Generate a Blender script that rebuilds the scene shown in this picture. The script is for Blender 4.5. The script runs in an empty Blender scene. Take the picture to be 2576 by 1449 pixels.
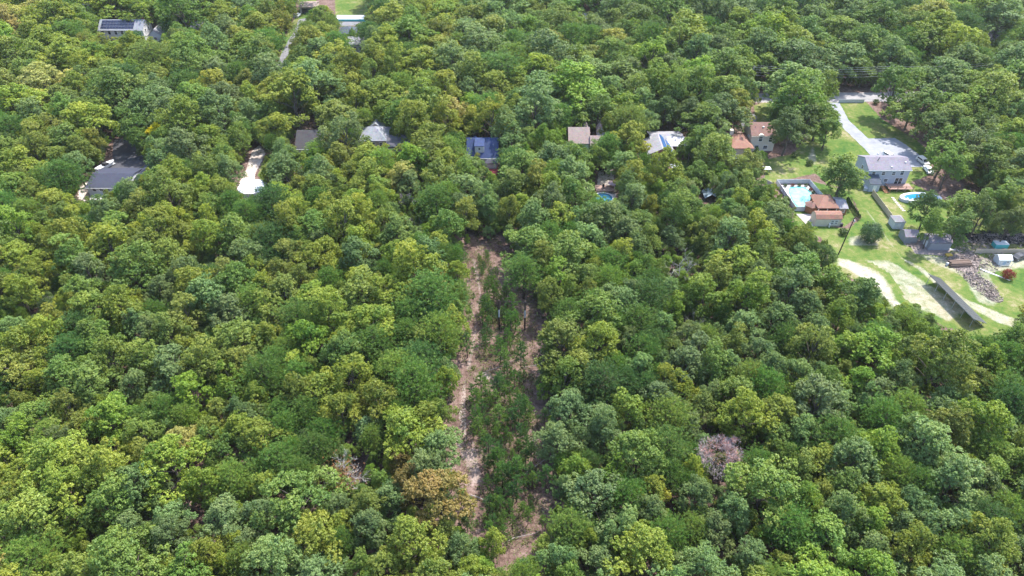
import bpy, math, random
import numpy as np
from mathutils import Vector, Matrix
R = math.radians
random.seed(7)
rng = np.random.default_rng(11)

# ------------------------------------------------------------------ camera, sky, sun, exposure
SC = bpy.context.scene
COL = SC.collection
CAM_H, PITCH, FD, CU, CV = 108.0, R(39.0), 1761.0, 1288.0, 724.5
cd = bpy.data.cameras.new('camera'); cam = bpy.data.objects.new('camera', cd); COL.objects.link(cam)
cam.location = (0, 0, CAM_H); cam.rotation_euler = (R(90) - PITCH, 0, 0)
cd.sensor_width = 36; cd.lens = FD / 2576 * 36; cd.clip_start = 1; cd.clip_end = 4000
SC.camera = cam
SUN_AZ, SUN_EL = R(42), R(58)
w = bpy.data.worlds.new('World'); SC.world = w; w.use_nodes = True
nt = w.node_tree; nt.nodes.clear()
sky = nt.nodes.new('ShaderNodeTexSky'); sky.sky_type = 'NISHITA'; sky.sun_disc = False
sky.sun_elevation = SUN_EL; sky.sun_rotation = SUN_AZ; sky.dust_density = 1.5
bg = nt.nodes.new('ShaderNodeBackground'); bg.inputs[1].default_value = 0.15
wo = nt.nodes.new('ShaderNodeOutputWorld')
nt.links.new(sky.outputs[0], bg.inputs[0]); nt.links.new(bg.outputs[0], wo.inputs[0])
sd = bpy.data.lights.new('sun', 'SUN'); sun = bpy.data.objects.new('sun', sd); COL.objects.link(sun)
sd.energy = 2.7; sd.angle = R(0.9); sd.color = (1, .95, .87)
sdir = Vector((math.sin(SUN_AZ) * math.cos(SUN_EL), math.cos(SUN_AZ) * math.cos(SUN_EL), math.sin(SUN_EL)))
sun.rotation_euler = sdir.to_track_quat('Z', 'Y').to_euler(); sun.location = (0, 0, 200)
SC.view_settings.view_transform = 'Standard'; SC.view_settings.look = 'None'
SC.view_settings.exposure = 1.82; SC.view_settings.gamma = 1; SC.view_settings.use_curve_mapping = False
SC.render.engine = 'CYCLES'
SC.cycles.max_bounces = 6; SC.cycles.diffuse_bounces = 3; SC.cycles.transmission_bounces = 4

# ------------------------------------------------------------------ geometry of the view: where a point of the photograph lies on the ground
CP, SP = math.cos(PITCH), math.sin(PITCH)
def gp(u, v, z=0.0):
    dx, dy = (u - CU) / FD, (CV - v) / FD
    d = (dx, CP + dy * SP, -SP + dy * CP)
    t = (z - CAM_H) / d[2]
    return (d[0] * t, d[1] * t)
def proj(x, y, z):
    zz = z - CAM_H
    dep = y * CP - zz * SP
    up = y * SP + zz * CP
    return CU + FD * x / dep, CV - FD * up / dep, dep

# ------------------------------------------------------------------ materials
def new_mat(name):
    m = bpy.data.materials.new(name); m.use_nodes = True
    n = m.node_tree.nodes; n.clear()
    return m, m.node_tree, n
def L(t, a, b): t.links.new(a, b)
def vmath(t, op, a, b=None, c=None):
    n = t.nodes.new('ShaderNodeMath'); n.operation = op
    for i, x in enumerate((a, b, c)):
        if x is None: continue
        if isinstance(x, (int, float)): n.inputs[i].default_value = x
        else: t.links.new(x, n.inputs[i])
    return n.outputs[0]
def noise(t, scale, detail=3, rough=.55, vec=None):
    n = t.nodes.new('ShaderNodeTexNoise'); n.inputs['Scale'].default_value = scale
    n.inputs['Detail'].default_value = detail; n.inputs['Roughness'].default_value = rough
    if vec is not None: t.links.new(vec, n.inputs['Vector'])
    return n.outputs[0]
def wpos(t): return t.nodes.new('ShaderNodeNewGeometry').outputs['Position']
def ramp(t, fac, stops):
    n = t.nodes.new('ShaderNodeValToRGB'); e = n.color_ramp.elements
    while len(e) < len(stops): e.new(.5)
    for i, (p, c) in enumerate(stops):
        e[i].position = p; e[i].color = (*c, 1) if not isinstance(c, (int, float)) else (c, c, c, 1)
    t.links.new(fac, n.inputs[0]); return n.outputs[0]
def mixc(t, fac, a, b, mode='MIX'):
    n = t.nodes.new('ShaderNodeMix'); n.data_type = 'RGBA'; n.blend_type = mode
    for s, x in ((n.inputs['Factor'], fac), (n.inputs['A'], a), (n.inputs['B'], b)):
        if isinstance(x, (int, float)): s.default_value = x
        elif isinstance(x, tuple): s.default_value = (*x, 1)
        else: t.links.new(x, s)
    return n.outputs['Result']
def finish(t, col, rough=.8, spec=.3, bump=None, bstr=.3, bdist=.05):
    b = t.nodes.new('ShaderNodeBsdfPrincipled'); o = t.nodes.new('ShaderNodeOutputMaterial')
    if isinstance(col, tuple): b.inputs['Base Color'].default_value = (*col, 1)
    else: L(t, col, b.inputs['Base Color'])
    b.inputs['Roughness'].default_value = rough; b.inputs['Specular IOR Level'].default_value = spec
    if bump is not None:
        n = t.nodes.new('ShaderNodeBump'); n.inputs['Strength'].default_value = bstr; n.inputs['Distance'].default_value = bdist
        L(t, bump, n.inputs['Height']); L(t, n.outputs[0], b.inputs['Normal'])
    L(t, b.outputs[0], o.inputs[0]); return b
def plain(name, c, rough=.7, var=.18, scale=1.5, spec=.3, metal=0):
    m, t, n = new_mat(name)
    p = wpos(t)
    f = noise(t, scale, 5, .65, p)
    g = noise(t, scale * 9, 3, .6, p)
    f = vmath(t, 'ADD', vmath(t, 'MULTIPLY', f, .6), vmath(t, 'MULTIPLY', g, .4))
    lo = tuple(x * (1 - var) for x in c); hi = tuple(min(1, x * (1 + var)) for x in c)
    b = finish(t, ramp(t, f, [(.3, lo), (.7, hi)]), rough, spec); b.inputs['Metallic'].default_value = metal
    return m
def shingle(name, c, row=.3, spread=.22):
    m, t, n = new_mat(name)
    p = wpos(t)
    sx = t.nodes.new('ShaderNodeSeparateXYZ'); L(t, p, sx.inputs[0])
    st = vmath(t, 'FRACT', vmath(t, 'MULTIPLY', sx.outputs[2], 1 / .16))
    cell = t.nodes.new('ShaderNodeTexVoronoi'); cell.inputs['Scale'].default_value = 2.6; L(t, p, cell.inputs['Vector'])
    v = vmath(t, 'ADD', vmath(t, 'MULTIPLY', noise(t, .5, 5, .7, p), .7), vmath(t, 'MULTIPLY', noise(t, 4, 2, .5, p), .3))
    lo = tuple(x * (1 - spread) for x in c); hi = tuple(min(1, x * (1 + spread)) for x in c)
    col = ramp(t, v, [(.3, lo), (.7, hi)])
    col = mixc(t, .18, col, cell.outputs['Color'], 'MULTIPLY')
    finish(t, col, .85, .25, st, .35, .02); return m
def siding(name, c):
    m, t, n = new_mat(name)
    p = wpos(t)
    sx = t.nodes.new('ShaderNodeSeparateXYZ'); L(t, p, sx.inputs[0])
    st = vmath(t, 'FRACT', vmath(t, 'MULTIPLY', sx.outputs[2], 5))
    v = noise(t, .8, 4, .6, p)
    finish(t, ramp(t, v, [(.3, tuple(x * .88 for x in c)), (.7, c)]), .6, .3, st, .5, .02); return m
def litter_col(t, p):
    a = noise(t, .16, 5, .65, p); b = noise(t, 1.3, 5, .7, p); c = noise(t, 6, 3, .6, p)
    f = vmath(t, 'ADD', vmath(t, 'ADD', vmath(t, 'MULTIPLY', a, .35), vmath(t, 'MULTIPLY', b, .4)), vmath(t, 'MULTIPLY', c, .25))
    return ramp(t, f, [(.38, (.042, .028, .023)), (.46, (.098, .063, .052)), (.53, (.16, .108, .092)), (.62, (.27, .2, .18))]), b
def lawn_col(t, p, dry=.5):
    a = noise(t, .09, 4, .6, p); b = noise(t, .7, 5, .7, p); c = noise(t, 5, 3, .6, p)
    f = vmath(t, 'ADD', vmath(t, 'ADD', vmath(t, 'MULTIPLY', a, .45), vmath(t, 'MULTIPLY', b, .35)), vmath(t, 'MULTIPLY', c, .2))
    return ramp(t, f, [(.38, (.03, .08, .018)), (.44, (.06, .115, .022)), (.5, (.1, .14, .032)), (.55, (.15, .16, .055)), (.61, (.25, .22, .13))]), b
def sand_col(t, p):
    a = noise(t, .5, 5, .7, p); c = noise(t, 4, 3, .6, p)
    f = vmath(t, 'ADD', vmath(t, 'MULTIPLY', a, .6), vmath(t, 'MULTIPLY', c, .4))
    return ramp(t, f, [(.36, (.25, .19, .155)), (.48, (.42, .36, .32)), (.6, (.6, .55, .51))]), a
def ground_mat(name, top, under, soft=1.0, nscale=.9, patch=None, wide=.16):
    """top colour that thins out to the colour underneath along the sheet's edge, broken by noise"""
    m, t, n = new_mat(name); p = wpos(t)
    fn = {'litter': litter_col, 'lawn': lawn_col, 'sand': sand_col}
    ct = fn[top](t, p)[0] if isinstance(top, str) else ramp(t, noise(t, .35, 5, .7, p), [(.3, tuple(x * .78 for x in top)), (.7, tuple(min(1, x * 1.15) for x in top))])
    cu = fn[under](t, p)[0]
    at = t.nodes.new('ShaderNodeAttribute'); at.attribute_name = 'edge'
    nn = vmath(t, 'ADD', vmath(t, 'MULTIPLY', noise(t, nscale, 5, .7, p), .75), vmath(t, 'MULTIPLY', noise(t, nscale * 5, 3, .6, p), .25))
    f = vmath(t, 'ADD', vmath(t, 'MULTIPLY', at.outputs['Fac'], 1.3 / soft), vmath(t, 'SUBTRACT', nn, .75 if patch is None else patch))
    f = ramp(t, f, [(0.0, 0.0), (wide, 1.0)])
    finish(t, mixc(t, f, cu, ct), .95, .1, noise(t, 3.5, 4, .7, p), .5, .08); return m

# leaves: each crown has its own colour (object colour, or an instance attribute in the far forest) and each leaf its own shade of it
def leaf_mat(name, inst=False, gloss=.3, trans=.4):
    m, t, n = new_mat(name)
    if inst:
        a = n.new('ShaderNodeAttribute'); a.attribute_type = 'INSTANCER'; a.attribute_name = 'tint'; base = a.outputs['Color']
    else:
        base = n.new('ShaderNodeObjectInfo').outputs['Color']
    lv = n.new('ShaderNodeAttribute'); lv.attribute_name = 'leaf_shade'
    hs = n.new('ShaderNodeHueSaturation')
    L(t, base, hs.inputs['Color'])
    L(t, vmath(t, 'ADD', .5, vmath(t, 'MULTIPLY', vmath(t, 'SUBTRACT', lv.outputs['Fac'], .5), -.09)), hs.inputs['Hue'])
    hs.inputs['Saturation'].default_value = 1.04
    L(t, vmath(t, 'ADD', .5, lv.outputs['Fac']), hs.inputs['Value'])
    b = n.new('ShaderNodeBsdfPrincipled'); b.inputs['Roughness'].default_value = .5; b.inputs['Specular IOR Level'].default_value = gloss
    L(t, hs.outputs[0], b.inputs['Base Color'])
    tr = n.new('ShaderNodeBsdfTranslucent'); tc = mixc(t, 1.0, hs.outputs[0], (1.25, 1.2, .6), 'MULTIPLY'); L(t, tc, tr.inputs['Color'])
    mx = n.new('ShaderNodeMixShader'); mx.inputs[0].default_value = trans
    L(t, b.outputs[0], mx.inputs[1]); L(t, tr.outputs[0], mx.inputs[2])
    o = n.new('ShaderNodeOutputMaterial'); L(t, mx.outputs[0], o.inputs[0]); return m

M = {}
M['leaf'] = leaf_mat('leaf'); M['needle'] = leaf_mat('needle', gloss=.2, trans=.35)
M['leaf_far'] = leaf_mat('leaf_far', True); M['needle_far'] = leaf_mat('needle_far', True, .2, .35)
M['bark'] = plain('bark', (.11, .09, .075), .95, .4, 3); M['pine_bark'] = plain('pine_bark', (.075, .055, .045), .95, .4, 3)
M['dead_wood'] = plain('dead_wood', (.34, .31, .29), .9, .3, 2); M['twig_pink'] = plain('twig_pink', (.4, .345, .355), .9, .3, 2)
M['orange_needle'] = plain('orange_needle', (.3, .15, .06), .9, .4, 3); M['red_twig'] = plain('red_twig', (.48, .25, .2), .9, .4, 2)
for k, c in dict(white=(.58, .58, .575), cream=(.62, .56, .46), greywhite=(.6, .62, .64), blue_grey_siding=(.45, .48, .55), brickred=(.26, .12, .1), beige=(.48, .4, .33), tan_siding=(.52, .47, .42), shed_grey=(.3, .3, .32)).items(): M[k] = siding(k, c)
for k, c in dict(roof_navy=(.045, .05, .075), roof_dark=(.06, .056, .06), roof_grey=(.24, .25, .275), roof_blue=(.035, .055, .13), roof_pink=(.29, .225, .205), roof_palegrey=(.26, .255, .27), roof_brown=(.2, .115, .095), roof_rust=(.27, .145, .105), roof_lilac=(.2, .185, .215), roof_darkgrey=(.1, .1, .115), roof_slate=(.07, .085, .11)).items(): M[k] = shingle(k, c)
for k, c in dict(trim=(.68, .68, .67), tan_wood=(.5, .41, .31), red_wood=(.22, .035, .04), deck_wood=(.3, .2, .17), brown_wood=(.25, .12, .06), pole_wood=(.05, .035, .028), concrete=(.46, .41, .385), pale_concrete=(.45, .435, .42), grey_metal=(.4, .42, .44), dark_metal=(.06, .06, .065), vinyl=(.52, .53, .55), tarp_white=(.58, .6, .63), tarp_blue=(.35, .45, .55), log=(.16, .11, .085), plastic_dark=(.03, .03, .035), turquoise=(.08, .42, .42), pinkcloth=(.55, .38, .42), gold=(.5, .33, .06), brush=(.25, .205, .185), debris=(.28, .23, .21)).items(): M[k] = plain(k, c, .75)
M['glass'] = plain('glass', (.025, .03, .035), .12, .1, 2, .6)
M['tyre'] = plain('tyre', (.02, .02, .02), .9)
M['paint_silver'] = plain('paint_silver', (.6, .58, .54), .3, .04, 1, .6); M['paint_white'] = plain('paint_white', (.78, .79, .8), .3, .04, 1, .6)
M['paint_dark'] = plain('paint_dark', (.03, .035, .05), .3, .04, 1, .6); M['solar'] = plain('solar', (.012, .015, .04), .18, .15, 1, .6)
M['solar_blue'] = plain('solar_blue', (.035, .09, .21), .2, .15, 1, .6); M['solar_glare'] = plain('solar_glare', (.33, .33, .39), .3, .1, 1, .5)  # solar_glare: panel colour made pale, with the reflected light painted in
M['solar_field'] = plain('solar_field', (.03, .034, .036), .55, .15, 1, .5); M['solar_back'] = plain('solar_back', (.27, .29, .29), .7, .15, 1)
def water(name, c):
    m, t, n = new_mat(name); p = wpos(t)
    b = finish(t, ramp(t, noise(t, .6, 3, .5, p), [(.35, tuple(x * .75 for x in c)), (.65, tuple(min(1, x * 1.25) for x in c))]), .12, .5, noise(t, 2.5, 3, .6, p), .15, .05); return m
M['pool_pale'] = water('pool_pale', (.2, .56, .52)); M['pool_blue'] = water('pool_blue', (.012, .17, .36)); M['pool_teal'] = water('pool_teal', (.05, .2, .31))

# ------------------------------------------------------------------ mesh builder
class MB:
    def __init__(s): s.v = []; s.f = []
    def poly(s, pts):
        i = len(s.v); s.v += [tuple(p) for p in pts]; s.f.append(tuple(range(i, i + len(pts))))
    def box(s, x0, x1, y0, y1, z0, z1):
        i = len(s.v)
        s.v += [(x0, y0, z0), (x1, y0, z0), (x1, y1, z0), (x0, y1, z0), (x0, y0, z1), (x1, y0, z1), (x1, y1, z1), (x0, y1, z1)]
        s.f += [tuple(i + k for k in q) for q in ((0, 3, 2, 1), (4, 5, 6, 7), (0, 1, 5, 4), (1, 2, 6, 5), (2, 3, 7, 6), (3, 0, 4, 7))]
        return s
    def extrude(s, prof, a0, a1, axis='x'):
        """closed profile (p, z) swept along an axis: 'x' takes p as y, 'y' takes p as x"""
        n = len(prof); i = len(s.v)
        for a in (a0, a1):
            for p, z in prof: s.v.append((a, p, z) if axis == 'x' else (p, a, z))
        s.f.append(tuple(i + k for k in range(n))); s.f.append(tuple(i + n + k for k in reversed(range(n))))
        for k in range(n):
            q = (k + 1) % n; s.f.append((i + k, i + n + k, i + n + q, i + q))
        return s
    def tube(s, pts, rad, n=6, cap=True):
        pts = [Vector(p) for p in pts]; i0 = len(s.v)
        if isinstance(rad, (int, float)): rad = [rad] * len(pts)
        for k, p in enumerate(pts):
            d = (pts[min(k + 1, len(pts) - 1)] - pts[max(k - 1, 0)]).normalized()
            a = d.orthogonal().normalized(); b = d.cross(a)
            for j in range(n):
                th = 2 * math.pi * j / n
                s.v.append(tuple(p + (a * math.cos(th) + b * math.sin(th)) * rad[k]))
        for k in range(len(pts) - 1):
            for j in range(n):
                q = (j + 1) % n; s.f.append((i0 + k * n + j, i0 + k * n + q, i0 + (k + 1) * n + q, i0 + (k + 1) * n + j))
        if cap:
            s.f.append(tuple(i0 + j for j in reversed(range(n)))); s.f.append(tuple(i0 + (len(pts) - 1) * n + j for j in range(n)))
        return s
    def prism(s, outline, z0, z1):
        n = len(outline); i = len(s.v)
        s.v += [(x, y, z0) for x, y in outline] + [(x, y, z1) for x, y in outline]
        s.f.append(tuple(i + k for k in reversed(range(n)))); s.f.append(tuple(i + n + k for k in range(n)))
        for k in range(n):
            q = (k + 1) % n; s.f.append((i + k, i + q, i + n + q, i + n + k))
        return s
    def mesh(s, name, m):
        me = bpy.data.meshes.new(name); me.from_pydata(s.v, [], s.f); me.update()
        me.materials.append(M[m] if isinstance(m, str) else m)
        import bmesh
        b = bmesh.new(); b.from_mesh(me); bmesh.ops.recalc_face_normals(b, faces=b.faces[:]); b.to_mesh(me); b.free()
        return me
    def obj(s, name, m, parent=None): return link(name, s.mesh(name, m), parent)
def link(name, data, parent=None, loc=None, rot=None):
    o = bpy.data.objects.new(name, data); COL.objects.link(o)
    if parent is not None: o.parent = parent
    if loc is not None: o.location = loc
    if rot is not None: o.rotation_euler = rot
    return o
def tag(o, label, cat, group=None):
    o['label'] = label; o['category'] = cat
    if group: o['group'] = group
    return o
def thing(name, label, cat, loc, rz=0, group=None):
    o = link(name, None, None, loc, (0, 0, rz)); o.empty_display_size = .5
    return tag(o, label, cat, group)
def dup(root, loc, rz=0, label=None, group=None, scale=None):
    r = root.copy(); COL.objects.link(r); r.location = loc; r.rotation_euler = (0, 0, rz)
    if scale: r.scale = scale
    if label: r['label'] = label
    if group: r['group'] = group
    for ch in list(root.children):
        c = ch.copy(); COL.objects.link(c); c.parent = r
        for g in list(ch.children):
            d = g.copy(); COL.objects.link(d); d.parent = c
    return r
def quads_mesh(name, V, m, attr=None, n=4):
    """V: (N, n, 3) separate little faces"""
    N = len(V); me = bpy.data.meshes.new(name)
    me.vertices.add(N * n); me.vertices.foreach_set('co', np.ascontiguousarray(V, np.float32).ravel())
    me.loops.add(N * n); me.loops.foreach_set('vertex_index', np.arange(N * n, dtype=np.int32))
    me.polygons.add(N); me.polygons.foreach_set('loop_start', np.arange(0, N * n, n, dtype=np.int32))
    me.update(calc_edges=True)
    if attr is not None:
        a = me.attributes.new('leaf_shade', 'FLOAT', 'POINT'); a.data.foreach_set('value', np.repeat(attr, n).astype(np.float32))
    me.materials.append(M[m]); return me

# ------------------------------------------------------------------ ground sheets
def inpoly(px, py, poly):
    px = np.asarray(px); py = np.asarray(py); c = np.zeros(px.shape, bool); n = len(poly)
    for i in range(n):
        x1, y1 = poly[i]; x2, y2 = poly[(i + 1) % n]
        if y1 == y2: continue
        k = ((y1 > py) != (y2 > py)) & (px < (x2 - x1) * (py - y1) / (y2 - y1) + x1)
        c ^= k
    return c
def polydist(px, py, poly):
    d = np.full(px.shape, 1e9); n = len(poly)
    for i in range(n):
        x1, y1 = poly[i]; x2, y2 = poly[(i + 1) % n]; ex, ey = x2 - x1, y2 - y1; l = ex * ex + ey * ey + 1e-9
        t = np.clip(((px - x1) * ex + (py - y1) * ey) / l, 0, 1)
        d = np.minimum(d, np.hypot(px - x1 - t * ex, py - y1 - t * ey))
    return d
def sheet(name, polys, layer, m, cell=.7, fall=2.0, world=False):
    """one ground sheet made of the cells inside the outlines; 'edge' runs from 0 at the outline to 1 inside"""
    vs, fs, es = [], [], []
    for poly in polys:
        P = poly if world else [gp(u, v) for u, v in poly]
        xs = [p[0] for p in P]; ys = [p[1] for p in P]
        gx = np.arange(min(xs) - cell, max(xs) + 2 * cell, cell); gy = np.arange(min(ys) - cell, max(ys) + 2 * cell, cell)
        X, Y = np.meshgrid(gx, gy); ins = inpoly(X, Y, P); d = polydist(X, Y, P); e = np.where(ins, np.clip(d / fall, 0, 1), 0)
        keep = ins | (d < cell * .75)
        cells = keep[:-1, :-1] & keep[1:, :-1] & keep[:-1, 1:] & keep[1:, 1:]
        jj, ii = np.nonzero(cells); nx = len(gx); base = len(vs)
        idx = -np.ones(X.size, int)
        quad = np.stack([jj * nx + ii, jj * nx + ii + 1, (jj + 1) * nx + ii + 1, (jj + 1) * nx + ii], 1)
        used = np.unique(quad); idx[used] = np.arange(len(used)) + base
        vs += [(float(X.flat[k]), float(Y.flat[k]), layer * .004) for k in used]; es += [float(e.flat[k]) for k in used]
        fs += [tuple(int(idx[k]) for k in q) for q in quad]
    me = bpy.data.meshes.new(name); me.from_pydata(vs, [], fs); me.update()
    a = me.attributes.new('edge', 'FLOAT', 'POINT'); a.data.foreach_set('value', np.array(es, np.float32))
    me.materials.append(m); o = link(name, me); o['kind'] = 'structure'; return o

# thin summer haze over the whole place
hm, ht, hn = new_mat('haze'); pv_ = hn.new('ShaderNodeVolumePrincipled'); pv_.inputs['Color'].default_value = (.86, .93, 1, 1); pv_.inputs['Density'].default_value = .00006; pv_.inputs['Anisotropy'].default_value = .35
ht.links.new(pv_.outputs[0], hn.new('ShaderNodeOutputMaterial').inputs['Volume'])
hb = MB().box(-920, 920, -170, 1380, -1, 112).mesh('haze', hm); ho = link('haze', hb); ho['kind'] = 'stuff'
SC.cycles.volume_bounces = 1

# ------------------------------------------------------------------ the ground
m_, t_, n_ = new_mat('forest_floor'); p_ = wpos(t_); c_, b_ = litter_col(t_, p_)
finish(t_, c_, .95, .1, noise(t_, 3, 4, .7, p_), .6, .1)
g = MB(); N = 24
for j in range(N):
    for i in range(N):
        x0, x1 = -900 + 1800 * i / N, -900 + 1800 * (i + 1) / N; y0, y1 = -150 + 1500 * j / N, -150 + 1500 * (j + 1) / N
        g.poly([(x0, y0, 0), (x1, y0, 0), (x1, y1, 0), (x0, y1, 0)])
go = g.obj('ground', m_); go['kind'] = 'structure'

M['g_lawn'] = ground_mat('g_lawn', 'lawn', 'litter', 1.0, .9)
M['g_lawn_far'] = ground_mat('g_lawn_far', 'lawn', 'litter', .6, .5)
M['g_sand'] = ground_mat('g_sand', 'sand', 'lawn', 1.0, .35, 1.32, .75)
M['g_rut'] = ground_mat('g_rut', 'sand', 'lawn', 1.0, .6, 1.45, .8)
M['g_sand_patch'] = ground_mat('g_sand_patch', 'sand', 'lawn', 1.0, .35, 1.5, .8)
M['g_track'] = ground_mat('g_track', (.4, .335, .305), 'litter', 1.0, 1.1, 1.62, .5)
M['g_sand_drive'] = ground_mat('g_sand_drive', 'sand', 'litter', 1.0, .8)
M['g_gravel'] = ground_mat('g_gravel', (.25, .26, .29), 'lawn', .5, 1.2)
M['g_road'] = ground_mat('g_road', (.27, .26, .265), 'sand', .5, 1.5)
M['g_asphalt'] = ground_mat('g_asphalt', (.07, .07, .08), 'litter', .4, 1.5)
M['g_greydrive'] = ground_mat('g_greydrive', (.18, .18, .195), 'lawn', .5, 1.2)

sheet('lawn', [
    [(2088, 566), (2130, 572), (2160, 545), (2120, 500), (2080, 470), (2050, 440), (1920, 470), (1915, 400), (1990, 385), (2030, 340), (1900, 320), (1890, 265), (1930, 250), (2180, 252), (2225, 300), (2310, 352), (2350, 385), (2350, 440), (2300, 460), (2420, 520), (2576, 560), (2700, 600), (2700, 830), (2576, 880), (2480, 880), (2400, 830), (2300, 790), (2200, 735), (2090, 670), (2060, 600), (1990, 570), (1990, 520), (2060, 540)],
    [(1700, 400), (1770, 395), (1760, 470), (1700, 460)]], 1, M['g_lawn'], .8, 3)
sheet('lawn', [[(2036, 452), (2142, 480), (2162, 545), (2122, 578), (2078, 513)]], 2, M['g_lawn'], .6, 2)
sheet('far_lawn', [[(840, -40), (940, -40), (925, 40), (860, 62), (842, 40)], [(690, 190), (712, 100), (748, 30), (755, -30), (800, -30), (795, 60), (740, 150), (725, 190)], [(640, 430), (660, 380), (690, 390), (690, 440), (660, 470)], [(310, 430), (360, 410), (372, 425), (330, 440)]], 1, M['g_lawn_far'], 1.2, 3)
sheet('road', [[(1860, 236), (2000, 234), (2200, 233), (2420, 228), (2420, 252), (2190, 256), (2000, 257), (1860, 258)]], 7, M['g_road'], .8, 1.2)
sheet('driveway', [[(2085, 258), (2112, 258), (2136, 303), (2184, 348), (2252, 347), (2282, 366), (2312, 388), (2328, 420), (2290, 421), (2200, 402), (2176, 376), (2119, 321)]], 8, M['g_gravel'], .5, 1.2)
sheet('asphalt_driveway', [[(285, 350), (340, 345), (380, 400), (350, 425), (330, 440), (260, 450), (250, 425), (282, 400)]], 2, M['g_asphalt'], .6, 1.5)
sheet('sandy_driveway', [[(630, 380), (655, 360), (672, 385), (645, 440), (650, 500), (600, 500), (598, 460), (615, 430)], [(195, 470), (225, 450), (240, 490), (215, 510), (190, 500)], [(1500, 430), (1545, 420), (1555, 500), (1530, 530), (1495, 520)]], 2, M['g_sand_drive'], .6, 2)
sheet('grey_driveway', [[(690, 185), (700, 150), (716, 118), (738, 80), (752, 48), (775, 45), (776, 58), (758, 75), (735, 110), (722, 145), (716, 185)], [(1862, 300), (1892, 285), (1906, 292), (1900, 316), (1866, 320)], [(845, 40), (935, 36), (938, 62), (850, 66)]], 3, M['g_greydrive'], .8, 1.5)
# sandy tracks over the lawn on the right, and the blown out sand at the forest's edge
sheet('sand_track', [
    [(2130, 480), (2148, 480), (2165, 505), (2192, 531), (2232, 585), (2275, 645), (2330, 672), (2370, 705), (2440, 750), (2540, 790), (2700, 840), (2700, 880), (2500, 815), (2420, 770), (2340, 715), (2300, 680), (2262, 655), (2225, 610), (2172, 535), (2150, 508)]], 4, M['g_rut'], .6, 1.3)
sheet('sand', [
    [(2085, 632), (2140, 644), (2195, 662), (2240, 690), (2262, 720), (2275, 750), (2340, 800), (2380, 842), (2350, 868), (2240, 795), (2175, 722), (2130, 692), (2085, 672)]], 6, M['g_sand'], .6, 3.0)
sheet('bare_sand', [
    [(2240, 590), (2330, 600), (2400, 620), (2450, 636), (2576, 622), (2700, 630), (2700, 700), (2576, 690), (2520, 700), (2550, 770), (2500, 800), (2440, 770), (2400, 700), (2330, 670), (2270, 630)],
    [(2110, 640), (2240, 640), (2340, 700), (2480, 790), (2400, 830), (2300, 790), (2180, 715)],
    [(2025, 360), (2058, 350), (2075, 400), (2070, 430), (2040, 430), (2010, 395)],
    [(2170, 270), (2215, 300), (2295, 350), (2280, 352), (2200, 310), (2160, 275)],
    [(2110, 585), (2180, 575), (2250, 600), (2230, 632), (2110, 632)]], 3, M['g_sand_patch'], .6, 3)
# the two pale wheel tracks down the brush clearing
def ribbon(pts, wd):
    P = [gp(*p) for p in pts]; a, b = [], []
    for i, (x, y) in enumerate(P):
        q, r = P[max(i - 1, 0)], P[min(i + 1, len(P) - 1)]; dx, dy = r[0] - q[0], r[1] - q[1]; l = math.hypot(dx, dy)
        ww = wd[i] if isinstance(wd, list) else wd
        a.append((x - dy / l * ww, y + dx / l * ww)); b.append((x + dy / l * ww, y - dx / l * ww))
    return a + b[::-1]
sheet('sand_path', [
    ribbon([(1190, 640), (1200, 690), (1208, 740), (1200, 790), (1193, 850), (1178, 930), (1165, 1000), (1163, 1060), (1170, 1110), (1195, 1190), (1204, 1260), (1202, 1320), (1198, 1370)], [2.4, 2.4, 2.2, 2.0, 2.2, 2.4, 3.0, 3.6, 3.6, 3.0, 2.4, 2.2, 2.0]),
    ribbon([(1255, 640), (1262, 700), (1290, 780), (1322, 830), (1336, 900), (1343, 1000), (1350, 1100), (1357, 1200), (1360, 1300), (1345, 1380)], 1.9)], 1, M['g_track'], .3, 2.2, True)
M['g_speck'] = ground_mat('g_speck', 'sand', 'litter', 1.0, 1.6, 1.72, .35)
sheet('sand', [ribbon([(1176, 930), (1166, 985), (1163, 1040), (1166, 1085), (1178, 1130)], [.9, 1.6, 1.9, 1.7, .9]), ribbon([(1200, 1215), (1204, 1270), (1201, 1330)], [.6, 1.0, .6]), ribbon([(1356, 1130), (1357, 1180), (1360, 1260), (1358, 1320)], [.5, .8, .8, .5])], 3, M['g_speck'], .25, 1.2, True)
M['g_patch'] = ground_mat('g_patch', (.4, .335, .305), 'litter', 1.0, .9, 1.6, .4)
sheet('sand', [ribbon([(1180, 958), (1225, 946), (1256, 935)], [1.5, 3.4, 2.2])], 2, M['g_patch'], .3, 2.2, True)
sheet('bare_soil', [[(2380, 640), (2440, 632), (2470, 650), (2462, 690), (2420, 684), (2385, 672)], [(2405, 588), (2576, 584), (2640, 590), (2640, 612), (2420, 612)], [(2270, 592), (2340, 592), (2400, 628), (2380, 646), (2300, 640)]], 5, ground_mat('g_soil', (.24, .2, .185), 'lawn', .8, .8), .5, 1.5)

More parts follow.
